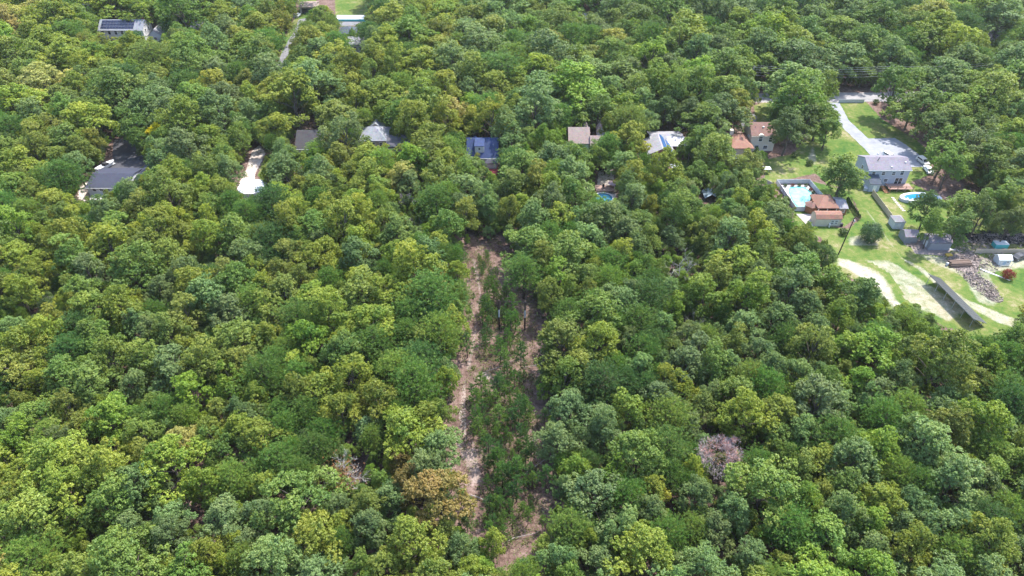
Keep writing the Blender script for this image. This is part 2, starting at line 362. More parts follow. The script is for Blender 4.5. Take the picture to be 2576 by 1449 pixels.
# ------------------------------------------------------------------ houses
def window(parent, x, z, ww, hh, y=0.0, face='front', name='window', glass='glass', frame='trim', arch=False):
    """frame proud of the wall with a darker pane set in it; face front = -y, left = -x, right = +x"""
    def out(a, d, zz):
        return {'front': (a, -d + y, zz), 'left': (-d + y, a, zz), 'right': (d + y, a, zz)}[face]
    def slab(mb, a0, a1, z0, z1, d0, d1):
        p, q = out(a0, d0, z0), out(a1, d1, z1)
        mb.box(min(p[0], q[0]), max(p[0], q[0]), min(p[1], q[1]), max(p[1], q[1]), z0, z1)
    f = MB(); b = .12
    slab(f, x - ww / 2 - b, x - ww / 2, z - hh / 2, z + hh / 2, 0.002, .07); slab(f, x + ww / 2, x + ww / 2 + b, z - hh / 2, z + hh / 2, 0.002, .07)
    slab(f, x - ww / 2 - b, x + ww / 2 + b, z + hh / 2, z + hh / 2 + b, 0.002, .08); slab(f, x - ww / 2 - b, x + ww / 2 + b, z - hh / 2 - b, z - hh / 2, 0.002, .1)
    slab(f, x - ww / 2, x + ww / 2, z - .03, z + .03, .03, .06)
    fo = f.obj(name, frame, parent)
    g = MB(); slab(g, x - ww / 2, x + ww / 2, z - hh / 2, z + hh / 2, 0.002, .03)
    if arch:
        pts = [(x + ww / 2 * math.cos(a), z + hh / 2 + b + ww / 2 * math.sin(a)) for a in np.linspace(0, math.pi, 9)]
        i = len(g.v); g.v += [out(a, .03, zz) for a, zz in pts]; g.f.append(tuple(range(i, i + 9)))
    g.obj('pane', glass, fo); return fo
def profile_roof(parent, top, a0, a1, axis, m, th=.16, name='roof'):
    prof = [(p, z + th) for p, z in top] + [(p, z + .012) for p, z in reversed(top)]
    return MB().extrude(prof, a0, a1, axis).obj(name, m, parent)
def block(parent, x0, x1, y0, y1, hw, rise, kind, wm, rm, o=.35, rname='roof', wname='wall', z0=-.05):
    if kind == 'gable':
        h = (y1 - y0) / 2; ym = (y0 + y1) / 2; s = rise / h
        MB().extrude([(y0, z0), (y1, z0), (y1, hw), (ym, hw + rise), (y0, hw)], x0, x1, 'x').obj(wname, wm, parent)
        return profile_roof(parent, [(y0 - o, hw - s * o), (ym, hw + rise), (y1 + o, hw - s * o)], x0 - .25, x1 + .25, 'x', rm, name=rname)
    if kind == 'gabley':
        h = (x1 - x0) / 2; xm = (x0 + x1) / 2; s = rise / h
        MB().extrude([(x0, z0), (x1, z0), (x1, hw), (xm, hw + rise), (x0, hw)], y0, y1, 'y').obj(wname, wm, parent)
        return profile_roof(parent, [(x0 - o, hw - s * o), (xm, hw + rise), (x1 + o, hw - s * o)], y0 - .25, y1 + .25, 'y', rm, name=rname)
    if kind == 'gambrel':
        h = (y1 - y0) / 2; ym = (y0 + y1) / 2; k = h * .55
        top = [(y0 - .1, hw - .1), (ym - k, hw + rise * .68), (ym, hw + rise), (ym + k, hw + rise * .68), (y1 + .1, hw - .1)]
        MB().extrude([(y0, z0), (y1, z0), (y1, hw), (ym + k, hw + rise * .68 - .02), (ym, hw + rise - .02), (ym - k, hw + rise * .68 - .02), (y0, hw)], x0, x1, 'x').obj(wname, wm, parent)
        return profile_roof(parent, top, x0 - .12, x1 + .12, 'x', rm, .1, rname)
    if kind == 'hip':
        MB().box(x0, x1, y0, y1, z0, hw).obj(wname, wm, parent)
        X0, X1, Y0, Y1 = x0 - o, x1 + o, y0 - o, y1 + o; ym = (y0 + y1) / 2; h = min((Y1 - Y0) / 2, (X1 - X0) / 2 - .1)
        b = MB(); E = [(X0, Y0), (X1, Y0), (X1, Y1), (X0, Y1)]
        b.v = [(x, y, hw + .01) for x, y in E] + [(x, y, hw + .2) for x, y in E] + [(X0 + h, ym, hw + .2 + rise), (X1 - h, ym, hw + .2 + rise)]
        b.f = [(0, 1, 2, 3), (0, 4, 5, 1), (1, 5, 6, 2), (2, 6, 7, 3), (3, 7, 4, 0), (4, 8, 9, 5), (5, 9, 6), (6, 9, 8, 7), (7, 8, 4)]
        return b.obj(rname, rm, parent)
def house(name, label, cat, uL, uR, ve, hw, d, rise, kind, wm, rm, group=None):
    """front eave runs from pixel uL to uR at height hw; local x to the right, y away from the camera, origin at the middle of the front wall"""
    xl, yl = gp(uL, ve, hw); xr, yr = gp(uR, ve, hw)
    y = (yl + yr) / 2 + .35; cx = (xl + xr) / 2; wd = xr - xl
    t = thing(name, label, cat, (cx, y, 0), 0, group)
    block(t, -wd / 2, wd / 2, 0, d, hw, rise, kind, wm, rm)
    FOOT.append((cx - wd / 2 - 1, cx + wd / 2 + 1, y - 1, y + d + 1)); return t, wd
def gutter(t, wd, hw, d=0, mat='trim', o=.35, s=.3):
    MB().box(-wd / 2 - .3, wd / 2 + .3, d - o - .12, d - o + .03, hw - s * o - .12, hw - s * o + .06).obj('gutter', mat, t)
FOOT = []

# white colonial far left
h, wd = house('house', 'white two storey house with dark solar panels covering its roof', 'house', 246, 357, 75.5, 5.6, 9, 2.7, 'gable', 'white', 'roof_grey')
gutter(h, wd, 5.6, s=.6)
for i in range(5):
    x = -wd / 2 + 1.6 + i * 2.75
    window(h, x, 4.3, 1.1, 1.5); window(h, x, 1.5, 1.1, 1.5)
window(h, 5.5, 4.3, .9, 1.6, wd / 2, 'right'); window(h, 2.5, 4.3, .9, 1.6, wd / 2, 'right')
sl = 2.7 / 4.5; pm = None
for r in range(3):
    for c in range(11):
        x = -wd / 2 + .9 + c * 1.28; y0 = .25 + r * 1.35; z0 = 5.6 + sl * y0 + .2
        if pm is None:
            b = MB(); b.box(0, 1.22, 0, 1.3, 0, .05); pm = b.mesh('solar_panel', 'solar')
        link('solar_panel', pm, h, (x, y0, z0), (math.atan(sl), 0, 0))
MB().box(wd / 2 - 1.4, wd / 2 - .6, 5.2, 6, 7, 9).obj('chimney', 'brickred', h)
h, wd = house('garage', 'white garage with pale gable roof right of the white two storey house', 'garage', 372, 404, 90, 3, 9, 2.4, 'gabley', 'white', 'roof_palegrey')
window(h, 0, 1.6, 1.2, 1.2)
h, wd = house('house', 'small pale grey roofed house half hidden behind trees right of the white garage', 'house', 478, 520, 72, 3.2, 7, 1.8, 'gable', 'white', 'roof_palegrey')
window(h, -1, 1.6, 1, 1.2)
h, wd = house('house', 'distant white walled house showing one corner at the far left top', 'house', 205, 228, 22, 4, 7, 1.8, 'gable', 'white', 'roof_slate')
window(h, 0, 2, 1, 1.2)
# top centre
h, wd = house('carport', 'brown topped open carport at the end of the grey driveway', 'carport', 752, 792, 18, 3, 8, .8, 'gable', 'beige', 'roof_pink')
MB().box(-wd / 2 + 1, wd / 2 - 1, -.06, .0, 0, 2.4).obj('opening', 'plastic_dark', h)  # dark slab on the closed wall, painting the shade inside the carport
h, wd = house('house', 'dark roofed bungalow among trees below the long white pool cover', 'house', 850, 892, 86, 3, 8, 1.8, 'hip', 'white', 'roof_slate')
window(h, 0, 1.6, 1.2, 1.2)
h, wd = house('house', 'white walled house hidden by trees beside the pale drive at top centre', 'house', 872, 912, 112, 4.5, 8, 1.6, 'gable', 'white', 'roof_palegrey')
for x in (-2, 0, 2): window(h, x, 2.6, 1, 1.3)
x, y = gp(842, 54); x2, y2 = gp(932, 54)
c = thing('pool_cover', 'long white covered pool beside the far lawn', 'pool', ((x + x2) / 2, y, 0))
MB().box(-(x2 - x) / 2, (x2 - x) / 2, 0, 6, 0, .9).obj('side', 'turquoise', c); MB().box(-(x2 - x) / 2 + .15, (x2 - x) / 2 - .15, .15, 5.85, .9, 1.0).obj('cover', 'white', c)
h, wd = house('shed', 'far white roofed shed alone in the forest at top centre', 'shed', 1456, 1482, 47, 3, 8, 1.2, 'gable', 'beige', 'tarp_white')
window(h, 0, 1.6, 1, 1)
h, wd = house('shed', 'small pale metal shed peeking out behind dense trees at top centre', 'shed', 1164, 1180, 88, 2.6, 4, .9, 'gable', 'greywhite', 'tarp_white')
window(h, 0, 1.4, .8, .8)

# left house with navy roof
h, wd = house('house', 'long low house with navy shingle roof beside a dark asphalt drive', 'house', 216, 318, 473, 3, 11, 1.35, 'gable', 'greywhite', 'roof_navy')
gutter(h, wd, 3, s=.25)
block(h, wd / 2 + .3, wd / 2 + 8, 5, 13, 3, 1.6, 'gabley', 'greywhite', 'roof_navy', rname='wing_roof', wname='wing_wall')
for x in (-wd / 2 + 2, -wd / 2 + 4, -wd / 2 + 6): window(h, x, 2.2, .95, .8)
MB().box(-wd / 2 + 1, -wd / 2 + 7, -2.6, -.05, 0, .5).obj('porch', 'pale_concrete', h)
# roof at centre left, dark
h, wd = house('house', 'dark roofed house with white gutter and shaded right half', 'house', 742, 808, 375, 3, 12, 3.3, 'gable', 'white', 'roof_dark')
gutter(h, wd, 3, s=.5); MB().box(-wd / 2 - .33, -wd / 2 - .2, -.3, 6, 2.7, 2.95).obj('trim', 'trim', h)
MB().box(0, 1.2, -4, -.5, 2.4, 2.55).obj('awning', 'tarp_blue', h)
# grey hip roofed
h, wd = house('house', 'beige house with pale grey hip roof and darker low wing', 'house', 905, 972, 356, 3.6, 9.5, 2.6, 'hip', 'beige', 'roof_grey')
for x in (-1.8, 0, 2.3): window(h, x, 2.4, .8, 1.1)
block(h, wd / 2 + .3, wd / 2 + 7.5, -2.5, 5.5, 2.9, 1.5, 'gable', 'beige', 'roof_darkgrey', rname='wing_roof', wname='wing_wall')
block(h, -2.4, 1.8, 7.8, 11.5, 4.2, 1.7, 'gabley', 'beige', 'roof_grey', rname='rear_gable_roof', wname='rear_gable')
window(h, wd / 2 + 2.5, 1.7, .9, 1, -2.5); window(h, wd / 2 + 5, 1.7, .9, 1, -2.5)
# blue roof
h, wd = house('house', 'white house with bright blue roof, white dormer and red deck', 'house', 1175, 1252, 397, 3.6, 10, 4.0, 'gable', 'white', 'roof_blue')
gutter(h, wd, 3.6, s=.8)
dm = MB(); dm.box(-wd / 2 + 2.4, -wd / 2 + 5.2, 1.1, 4.8, 4.3, 6.75).obj('dormer', 'white', h)
profile_roof(h, [(.8, 6.75), (4.9, 7.55)], -wd / 2 + 2.25, -wd / 2 + 5.35, 'x', 'roof_blue', name='dormer_roof')
window(h, -wd / 2 + 3.8, 5.9, .6, .8, 1.1)
for x in (-wd / 2 + 1.2, wd / 2 - 3): block(h, x, x + 2, 6, 8.6, 5.3, 1.1, 'gabley', 'white', 'roof_blue', .2, 'rear_dormer_roof', 'rear_dormer')
block(h, wd / 2 - 3.6, wd / 2 - .4, -2.2, -.4, 2.6, .9, 'hip', 'white', 'roof_darkgrey', .2, 'porch_roof', 'porch_wall')
window(h, -1.6, 2, .9, 1.2)
dk = MB(); dk.box(wd / 2 - 3.4, wd / 2 - .1, -6.0, -2.3, .8, .95); dk.obj('deck', 'red_wood', h)
for i in range(9): MB().box(wd / 2 - 3.4 + i * .4, wd / 2 - 3.32 + i * .4, -6.08, -6.0, .95, 1.85).obj('baluster', 'red_wood', h)
MB().box(wd / 2 - 3.45, wd / 2 - .05, -6.1, -5.98, 1.85, 1.95).obj('railing', 'red_wood', h); MB().box(wd / 2 - .15, wd / 2 - .03, -5.96, -2.3, .95, 1.95).obj('side_railing', 'red_wood', h)
for i in range(4): MB().box(wd / 2 - 2.4, wd / 2 - .9, -6.4 - .3 * i, -6.1 - .3 * i, .0, .8 - .2 * i).obj('step', 'red_wood', h)
FOOT.append((gp(1225, 440)[0], gp(1252, 440)[0], gp(1240, 445)[1], gp(1240, 400)[1]))
# pink tan roofs
h, wd = house('house', 'house with two pinkish tan gable roofs, one a step lower', 'house', 1432, 1483, 361, 4.5, 9, 3.1, 'gable', 'greywhite', 'roof_pink')
block(h, wd / 2 + .4, wd / 2 + 6.5, -2.5, 5.5, 3.6, 2.6, 'gable', 'blue_grey_siding', 'roof_pink', rname='lower_roof', wname='lower_wall')
for x in (1.5, wd / 2 + 3.0): block(h, x, x + 2.2, 5, 9, 5.6, 2.0, 'gabley', 'greywhite', 'roof_pink', .2, 'rear_gable_roof', 'rear_gable')
# pale grey L roof with blue solar panels
h, wd = house('house', 'house with pale grey L shaped roof carrying blue solar panels', 'house', 1640, 1722, 369, 3, 10, 1.5, 'gable', 'brickred', 'roof_palegrey')
gx0 = -wd / 2 - 1.8; gx1 = -wd / 2 + 6.2
block(h, gx0, gx1, -5.5, 4.4, 3, 1.9, 'gabley', 'brickred', 'roof_palegrey', rname='wing_roof', wname='wing_wall')
sl = 1.9 / ((gx1 - gx0) / 2); xm = (gx0 + gx1) / 2; pm = MB().box(-.72, .72, -.98, .98, 0, .05).mesh('solar_panel', 'solar_blue')
for r in range(2):
    for c in range(5):
        xx = xm + .85 + r * 1.6 + .15; link('solar_panel', pm, h, (xx + .3, -4.6 + c * 2.06, 4.9 - sl * (xx + .3 - xm) + .2), (0, math.atan(sl), 0))
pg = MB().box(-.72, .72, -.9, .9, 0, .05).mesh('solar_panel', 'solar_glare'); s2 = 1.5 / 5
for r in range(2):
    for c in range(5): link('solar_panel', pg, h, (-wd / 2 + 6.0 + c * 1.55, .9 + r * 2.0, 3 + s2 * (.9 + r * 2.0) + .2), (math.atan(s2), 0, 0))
window(h, xm, 1.7, 1.2, 1.1, -5.5)
# cream house with brown roof
h, wd = house('house', 'cream two storey house with brown roof and arched window', 'house', 1893, 1954, 342, 5.5, 9, 2.3, 'gable', 'cream', 'roof_brown')
gutter(h, wd, 5.5, s=.5, mat='cream')
window(h, -.9, 4.0, 1.1, 1.0, arch=True); window(h, 2.3, 4.1, 1, 1.6); window(h, -1.6, 1.5, 1.2, 1.0); window(h, 1.2, 1.4, 1.2, 1.1)
prof = [(-.9 + 1.0 * math.cos(a), 5.2 + .75 * math.sin(a)) for a in np.linspace(0, math.pi, 9)]
MB().extrude(prof, -.45, 1.2, 'y').obj('eyebrow_dormer', 'cream', h)
window(h, 3, 3.6, .6, 1.0, -wd / 2, 'left')
block(h, -wd / 2 - 7.2, -wd / 2 - .3, -4.0, 6, 3, 2.1, 'hip', 'cream', 'roof_rust', rname='wing_roof', wname='wing_wall')
MB().box(-wd / 2 - 6.4, -wd / 2 - 5.2, 2.5, 3.8, 3.5, 6.0).obj('chimney', 'cream', h)
MB().box(-.15, .35, 2.4, 2.9, 7, 7.3).obj('vent', 'white', h); MB().tube([(-2.5, 2.6, 6.8), (-2.5, 2.6, 7.4)], .08).obj('vent_pipe', 'dark_metal', h)
h, wd = house('shed', 'small dark slate roofed shed below the cream house', 'shed', 1842, 1862, 408, 2.2, 4.5, 1.2, 'gable', 'beige', 'roof_slate')
window(h, 0, 1.2, .7, .7)
# grey house on the right
h, wd = house('house', 'grey blue two storey house with lilac grey roof above the kidney pool', 'house', 2188, 2293, 428, 5.6, 8.4, 1.7, 'gable', 'blue_grey_siding', 'roof_lilac')
gutter(h, wd, 5.6, s=.4)
for x in (-wd / 2 + 1.7, -wd / 2 + 4.6, -wd / 2 + 7.6): window(h, x, 4.3, .95, 1.0)
window(h, wd / 2 - 2.2, 4.6, .95, 1.5)
window(h, -wd / 2 + 4.1, 1.6, .8, 1.9, name='back_door'); window(h, -wd / 2 + 6.0, 2.0, 1.0, .9)
window(h, wd / 2 - 3.0, 1.75, .95, 2.0, name='patio_door'); window(h, wd / 2 - 1.85, 1.75, .95, 2.0, name='patio_door')
window(h, 4, 1.7, .9, 1.1, -wd / 2, 'left'); window(h, 4, 4.3, .9, 1.1, -wd / 2, 'left')
profile_roof(h, [(-3.4, 2.45), (-.02, 3.9)], -wd / 2 - .1, -wd / 2 + 3.3, 'x', 'roof_slate', .12, 'annex_roof')
MB().extrude([(-3.2, 0), (-.01, 0), (-.01, 3.8), (-3.2, 2.45)], -wd / 2 + .05, -wd / 2 + 3.1, 'x').obj('annex_wall', 'blue_grey_siding', h)
MB().box(-wd / 2 + 1.2, -wd / 2 + 2.2, -3.27, -3.2, .1, 2.0).obj('annex_door', 'trim', h)
for x, y in ((-2.2, 5.3), (wd / 2 - 1, 2.2), (.6, .6)): MB().box(x - .2, x + .2, y - .2, y + .2, 5.6 + y * .4, 5.6 + y * .4 + .45).obj('vent', 'white', h)
MB().tube([(-2.9, 3.0, 6.9), (-2.5, 3.1, 7.9)], .12).obj('vent_pipe', 'dark_metal', h)
hx, hy = h.location.x, h.location.y

# ------------------------------------------------------------------ yard of the grey house
dk = thing('deck', 'raised wooden deck with railing behind the grey blue house', 'deck', (hx + wd / 2 - 3.2, hy, 0))
n = 0
for i in range(17): MB().box(-3 + i * .42, -3 + i * .42 + .38, -3.4, -.15, .9, .96).obj('plank', 'deck_wood', dk)
for x in (-2.9, -.6, 1.8, 4.0): MB().box(x, x + .14, -3.4, -3.26, 0, 1.9).obj('post', 'deck_wood', dk)
for z in (1.3, 1.6, 1.88): MB().box(-3, 4.14, -3.44, -3.38, z, z + .07).obj('rail', 'brown_wood', dk)
st = thing('stairs', 'dark wooden stairs going down from the deck to the lawn', 'stairs', (hx + wd / 2 - 7.4, hy - 1.2, 0), R(12))
for i in range(7): MB().box(-.7, .7, -.35 - .42 * i, -.02 - .42 * i, .78 - .12 * i, .84 - .12 * i).obj('step', 'brown_wood', st)
for x in (-.8, .74): MB().extrude([(0, 1.7), (0, 1.8), (-3.0, .95), (-3.0, .85)], x, x + .06, 'x').obj('handrail', 'brown_wood', st)
for x in (-.8, .74): MB().box(x, x + .06, -3.0, -2.94, 0, .9).obj('post', 'brown_wood', st)
k0 = None
for i in range(9):
    u, v = 2246 + i * 2.9 + (i * .25) ** 2, 498 + i * 4.0; x, y = gp(u, v)
    if k0 is None:
        k0 = tag(MB().prism([(-.5, -.2), (.45, -.22), (.5, .2), (-.42, .22)], 0, .08).obj('stepping_stone', 'concrete', None), '', 'stepping stone', 'stepping stones curving past the kidney pool'); o = k0
    else: o = k0.copy(); COL.objects.link(o)
    o.location = (x, y, .004); o.rotation_euler = (0, 0, -.5 + i * .04); o['label'] = 'pale stepping stone in the lawn between deck stairs and pool wall, %s from the stairs' % ('first second third fourth fifth sixth seventh eighth ninth'.split()[i])
# kidney pool
x, y = gp(2316, 503)
def kidney(rx, ry, n=36, dent=.28): return [(rx * math.cos(a) * (1 - dent * .15 * math.cos(a)), ry * math.sin(a) * (1 - dent * (math.exp(-((a - 4.4) / .7) ** 2) if a > 2.5 else 0))) for a in np.linspace(0, 2 * math.pi, n, endpoint=False)]
kp = thing('swimming_pool', 'vivid blue kidney shaped pool with pale wall beside the grey blue house', 'pool', (x, y, 0))
def ring(outer, inner, z0, z1, name, m, par):
    b = MB(); n = len(outer); b.v = [(*p, z1) for p in outer] + [(*p, z1) for p in inner] + [(*p, z0) for p in outer] + [(*p, z0) for p in inner]
    for i in range(n):
        q = (i + 1) % n; b.f += [(i, q, n + q, n + i), (2 * n + i, 2 * n + q, q, i), (n + i, n + q, 3 * n + q, 3 * n + i)]
    return b.obj(name, m, par)
ring(kidney(6.0, 2.9), kidney(4.9, 2.0), 0, .9, 'pool_wall', 'vinyl', kp)
MB().prism(kidney(4.92, 2.02), .05, .78).obj('pool_water', 'pool_blue', kp)
lc = thing('lounge_chair', '', 'lounge chair', (0, 0, 0), 0, 'lounge chairs on the kidney pool deck')
MB().box(-.3, .3, -.9, .3, .28, .36).obj('seat', 'vinyl', lc); MB().extrude([(.3, .3), (.8, .75), (.75, .8), (.25, .36)], -.3, .3, 'x').obj('backrest', 'vinyl', lc)
for a, b_ in ((-.26, -.8), (.22, -.8), (-.26, .2), (.22, .2)): MB().box(a, a + .05, b_, b_ + .05, 0, .28).obj('leg', 'grey_metal', lc)
for i, (dx, dy) in enumerate(((-4.6, -1.7), (-3.5, -2.15), (-2.2, -2.4))):
    o = lc if i == 0 else dup(lc, (0, 0, 0)); o.location = (x + dx, y + dy, .91); o.rotation_euler = (0, 0, .5 - .2 * i); o.scale = (.8, .8, .8)
    o['label'] = 'white lounge chair on the kidney pool rim, %s' % ('nearest the deck stairs', 'middle one of three', 'farthest from the stairs')[i]
# vehicles
def car(name, label, cat, pos, rz, paint, suv=True, group=None):
    t = thing(name, label, cat, (*pos, .0), rz, group); Lh, W = (2.3, .92) if suv else (2.2, .88); top = 1.68 if suv else 1.4
    body = [(-Lh, .35), (Lh, .35), (Lh, .72), (Lh - .1, .86), (Lh - 1.05, .98), (-Lh + .1, 1.02), (-Lh, .8)]
    cab = [(-Lh + .08, 1.0), (Lh - 1.02, .97), (Lh - 1.75, top - .05), (Lh - 2.1, top), (-Lh + .45, top), (-Lh + .25, top - .06)] if suv else [(-Lh + .5, .99), (Lh - 1.05, .97), (Lh - 1.85, top), (-Lh + 1.3, top)]
    MB().extrude(body, -W, W, 'y').obj('body', paint, t); MB().extrude(cab, -W + .1, W - .1, 'y').obj('cabin', paint, t)
    a, b_ = (-Lh + .45, Lh - 1.95) if suv else (-Lh + 1.1, Lh - 1.9)
    for s in (-1, 1):
        m = MB()
        yy = s * (W - .1 + .012); m.poly([(a, yy, 1.1), (b_ + .5, yy, 1.08), (b_ + .05, yy, top - .16), (a + .1, yy, top - .16)]); m.obj('side_window', 'glass', t)
    m = MB(); c1, c2 = cab[1], cab[2]
    m.poly([(c1[0] - .06, -W + .2, c1[1] + .08), (c1[0] - .06, W - .2, c1[1] + .08), (c2[0] + .05, W - .22, c2[1] - .02), (c2[0] + .05, -W + .22, c2[1] - .02)])
    for q in range(4): m.v[q] = (m.v[q][0] + .03, m.v[q][1], m.v[q][2] + .02)
    m.obj('windscreen', 'glass', t)
    for sx in (-1.4, 1.45):
        for s in (-1, 1):
            wh = MB(); wh.tube([(sx, s * (W - .2), .36), (sx, s * (W + .01), .36)], .36, 14); o = wh.obj('wheel', 'tyre', t)
            MB().tube([(sx, s * (W + .0), .36), (sx, s * (W + .025), .36)], .22, 12).obj('rim', 'grey_metal', o)
    for s in (-1, 1):
        MB().box(Lh - .02, Lh + .02, s * .6 - .18, s * .6 + .18, .62, .78).obj('headlight', 'vinyl', t); MB().box(Lh - 1.35, Lh - 1.15, s * (W + .08) - .08, s * (W + .08) + .08, 1.0, 1.13).obj('mirror', paint, t)
    return t
pa, pb = gp(2312, 400), gp(2328, 412); rz = math.atan2(pb[1] - pa[1], pb[0] - pa[0])
car('parked_car', 'silver minivan parked at the edge of the gravel beside the grey blue house', 'car', gp(2320, 410), rz, 'paint_silver')
car('parked_car', 'white car parked on grass just below the silver minivan', 'car', gp(2334, 432), rz - .25, 'paint_white', False)
car('parked_car', 'white car mostly hidden behind the lilac grey roof', 'car', gp(2236, 398), rz + .2, 'paint_white')
car('parked_car', 'white car standing at the top of the long grey driveway', 'car', gp(748, 42), 1.4, 'paint_white')
car('parked_car', 'dark car at the right edge of the photo beside the white playhouse', 'car', gp(2562, 650), .4, 'paint_dark', False)
# boat
b = thing('boat', 'white boat with dark cockpit on a trailer by the navy roofed house', 'boat', (*gp(268, 424), 0), 1.15)
hull = MB(); secs = [(-3.2, .9, .55), (-1, 1.1, .5), (1.5, 1.0, .55), (2.7, .5, .75), (3.3, .06, 1.0)]
for x, wv, zb in secs: hull.v += [(x, -wv, 1.45), (x, -wv * .6, zb), (x, wv * .6, zb), (x, wv, 1.45)]
for i in range(4):
    for k in range(3): hull.f.append((i * 4 + k, i * 4 + k + 1, i * 4 + k + 5, i * 4 + k + 4))
hull.f += [(0, 1, 2, 3)]; hull.poly([(1.2, -1.0, 1.46), (1.2, 1.0, 1.46), (2.7, .5, 1.5), (3.3, .05, 1.5), (3.3, -.05, 1.5), (2.7, -.5, 1.5)])
hull.obj('hull', 'paint_white', b); MB().box(-3.1, 1.2, -.85, .85, .9, 1.2).obj('cockpit_floor', 'tarp_white', b); MB().extrude([(-.6, 1.2), (.9, 1.2), (.5, 1.95), (-.4, 1.95)], -.75, .75, 'y').obj('console', 'plastic_dark', b)
MB().box(-3.3, 3.2, -.5, .5, .3, .42).obj('trailer', 'grey_metal', b)
for s in (-1, 1): MB().tube([(-.8, s * .95, .34), (-.8, s * 1.15, .34)], .34, 12).obj('wheel', 'tyre', b)
for i, u in enumerate((235.5, 244)): tag(link('fence_post', MB().box(-.1, .1, -.1, .1, 0, 1.5).mesh('fence_post', 'trim'), None, (*gp(u, 436), 0)), 'short white post behind the navy roof, %s the boat' % ('further from' if i == 0 else 'next to'), 'post', 'white posts by the boat')
# round covered pool in the sandy opening on the left
pc = thing('pool_cover', 'round white covered pool in the sandy clearing left of the forest', 'pool', (*gp(637, 478), 0))
circ = lambda r, n=28: [(r * math.cos(a), r * math.sin(a)) for a in np.linspace(0, 2 * math.pi, n, endpoint=False)]
ring(circ(4.2), circ(4.0), 0, 1.2, 'pool_wall', 'vinyl', pc)
cv = MB(); cv.v = [(0, 0, 1.5)] + [(2.2 * math.cos(a), 2.2 * math.sin(a), 1.42) for a in np.linspace(0, 6.283, 28, endpoint=False)] + [(4.02 * math.cos(a), 4.02 * math.sin(a), 1.17 + .05 * math.sin(5 * a)) for a in np.linspace(0, 6.283, 28, endpoint=False)]
for i in range(28):
    q = (i + 1) % 28; cv.f += [(0, 1 + i, 1 + q), (1 + i, 29 + i, 29 + q, 1 + q)]
cv.obj('cover', 'tarp_white', pc)
# above ground pool, deck, parasol in the middle
ap = thing('swimming_pool', 'round above ground pool with pale blue water below the pink parasol', 'pool', (*gp(1517, 507), 0))
ring(circ(2.9), circ(2.7), 0, 1.25, 'pool_wall', 'tarp_blue', ap); MB().prism(circ(2.71), .1, 1.05).obj('pool_water', 'pool_teal', ap); ring(circ(3.0), circ(2.62), 1.25, 1.32, 'pool_rim', 'vinyl', ap)
dk = thing('deck', 'brown wooden deck between pink parasol and round pool', 'deck', (*gp(1522, 484), 0))
for i in range(14): MB().box(-2.8 + i * .4, -2.43 + i * .4, -1.0, 2.6, .9, .96).obj('plank', 'deck_wood', dk)
for x in (-2.7, 2.5): MB().box(x, x + .15, -1, -.85, 0, .9).obj('post', 'deck_wood', dk)
def parasol(label, pos, m, group=None, r=1.5):
    t = thing('parasol', label, 'parasol', (*pos, 0), 0, group); MB().tube([(0, 0, 0), (0, 0, 2.5)], .04).obj('pole', 'grey_metal', t)
    pm = MB(); pm.poly([(0, 0, 2.6), (r, 0, 2.1), (r * .7071, r * .7071, 2.1)]); me = pm.mesh('canopy_panel', m)
    for k in range(8): link('canopy_panel', me, t, None, (0, 0, k * math.pi / 4))
    tb = thing('patio_table', 'round patio table under the ' + label.split(' on ')[0].split(' over ')[0].split(' beside ')[0], 'table', (*pos, 0)); MB().tube([(0, 0, .7), (0, 0, .74)], .6, 14).obj('tabletop', 'concrete', tb); MB().tube([(0, 0, 0), (0, 0, .7)], .05).obj('leg', 'grey_metal', tb)
    return t
parasol('pinkish patio parasol beside the round pool deck', gp(1540, 476), 'pinkcloth'); parasol('white patio parasol on the grass below the blue solar panels', gp(1694, 432), 'vinyl')
gr = thing('garden_chair', 'dark garden chair on the deck by the round pool', 'chair', (*gp(1517, 480), .97)); MB().box(-.3, .3, -.3, .3, .4, .48).obj('seat', 'plastic_dark', gr); MB().box(-.3, .3, .26, .32, .48, 1.1).obj('backrest', 'plastic_dark', gr)
for a, b_ in ((-.28, -.28), (.22, -.28), (-.28, .22), (.22, .22)): MB().box(a, a + .06, b_, b_ + .06, 0, .4).obj('leg', 'plastic_dark', gr)
tp = thing('kiddie_pool', 'small turquoise pool glimpsed below the blue roofed house', 'pool', (*gp(1246, 464), 0)); ring(circ(1.5, 20), circ(1.35, 20), 0, .7, 'pool_wall', 'turquoise', tp); MB().prism(circ(1.36, 20), .02, .5).obj('pool_water', 'pool_pale', tp)
tr = thing('trampoline', 'round black trampoline in shade behind the cream house chimney', 'trampoline', (*gp(1822, 323), 0)); MB().tube([(0, 0, .8), (0, 0, .85)], 2.3, 24).obj('mat', 'plastic_dark', tr); ring(circ(2.5, 24), circ(2.3, 24), .75, .88, 'frame', 'dark_metal', tr)
for a in np.linspace(0, 6.28, 7)[:-1]: MB().tube([(2.4 * math.cos(a), 2.4 * math.sin(a), 0), (2.4 * math.cos(a), 2.4 * math.sin(a), .8)], .05).obj('leg', 'dark_metal', tr)
tb = thing('tarp_shelter', 'pale blue tarp shelter glimpsed between trees left of the white fenced pool', 'shelter', (*gp(1784, 496), 0)); MB().extrude([(-1.9, .9), (0, 2.1), (1.9, .9), (1.9, .98), (0, 2.2), (-1.9, .98)], -2.2, 2.2, 'y').obj('tarp', 'tarp_blue', tb)
for x in (-1.8, 1.8):
    for y in (-2.1, 2.1): MB().tube([(x, y, 0), (x, y, .95)], .05).obj('pole', 'grey_metal', tb)
tb = thing('canopy', 'small flat white canopy standing on the dark green lawn', 'canopy', (*gp(1927, 434), 0)); MB().box(-1.1, 1.1, -.9, .9, 1.5, 1.6).obj('roof', 'vinyl', tb)
for x in (-1, .95):
    for y in (-.8, .75): MB().box(x, x + .06, y, y + .06, 0, 1.5).obj('pole', 'vinyl', tb)

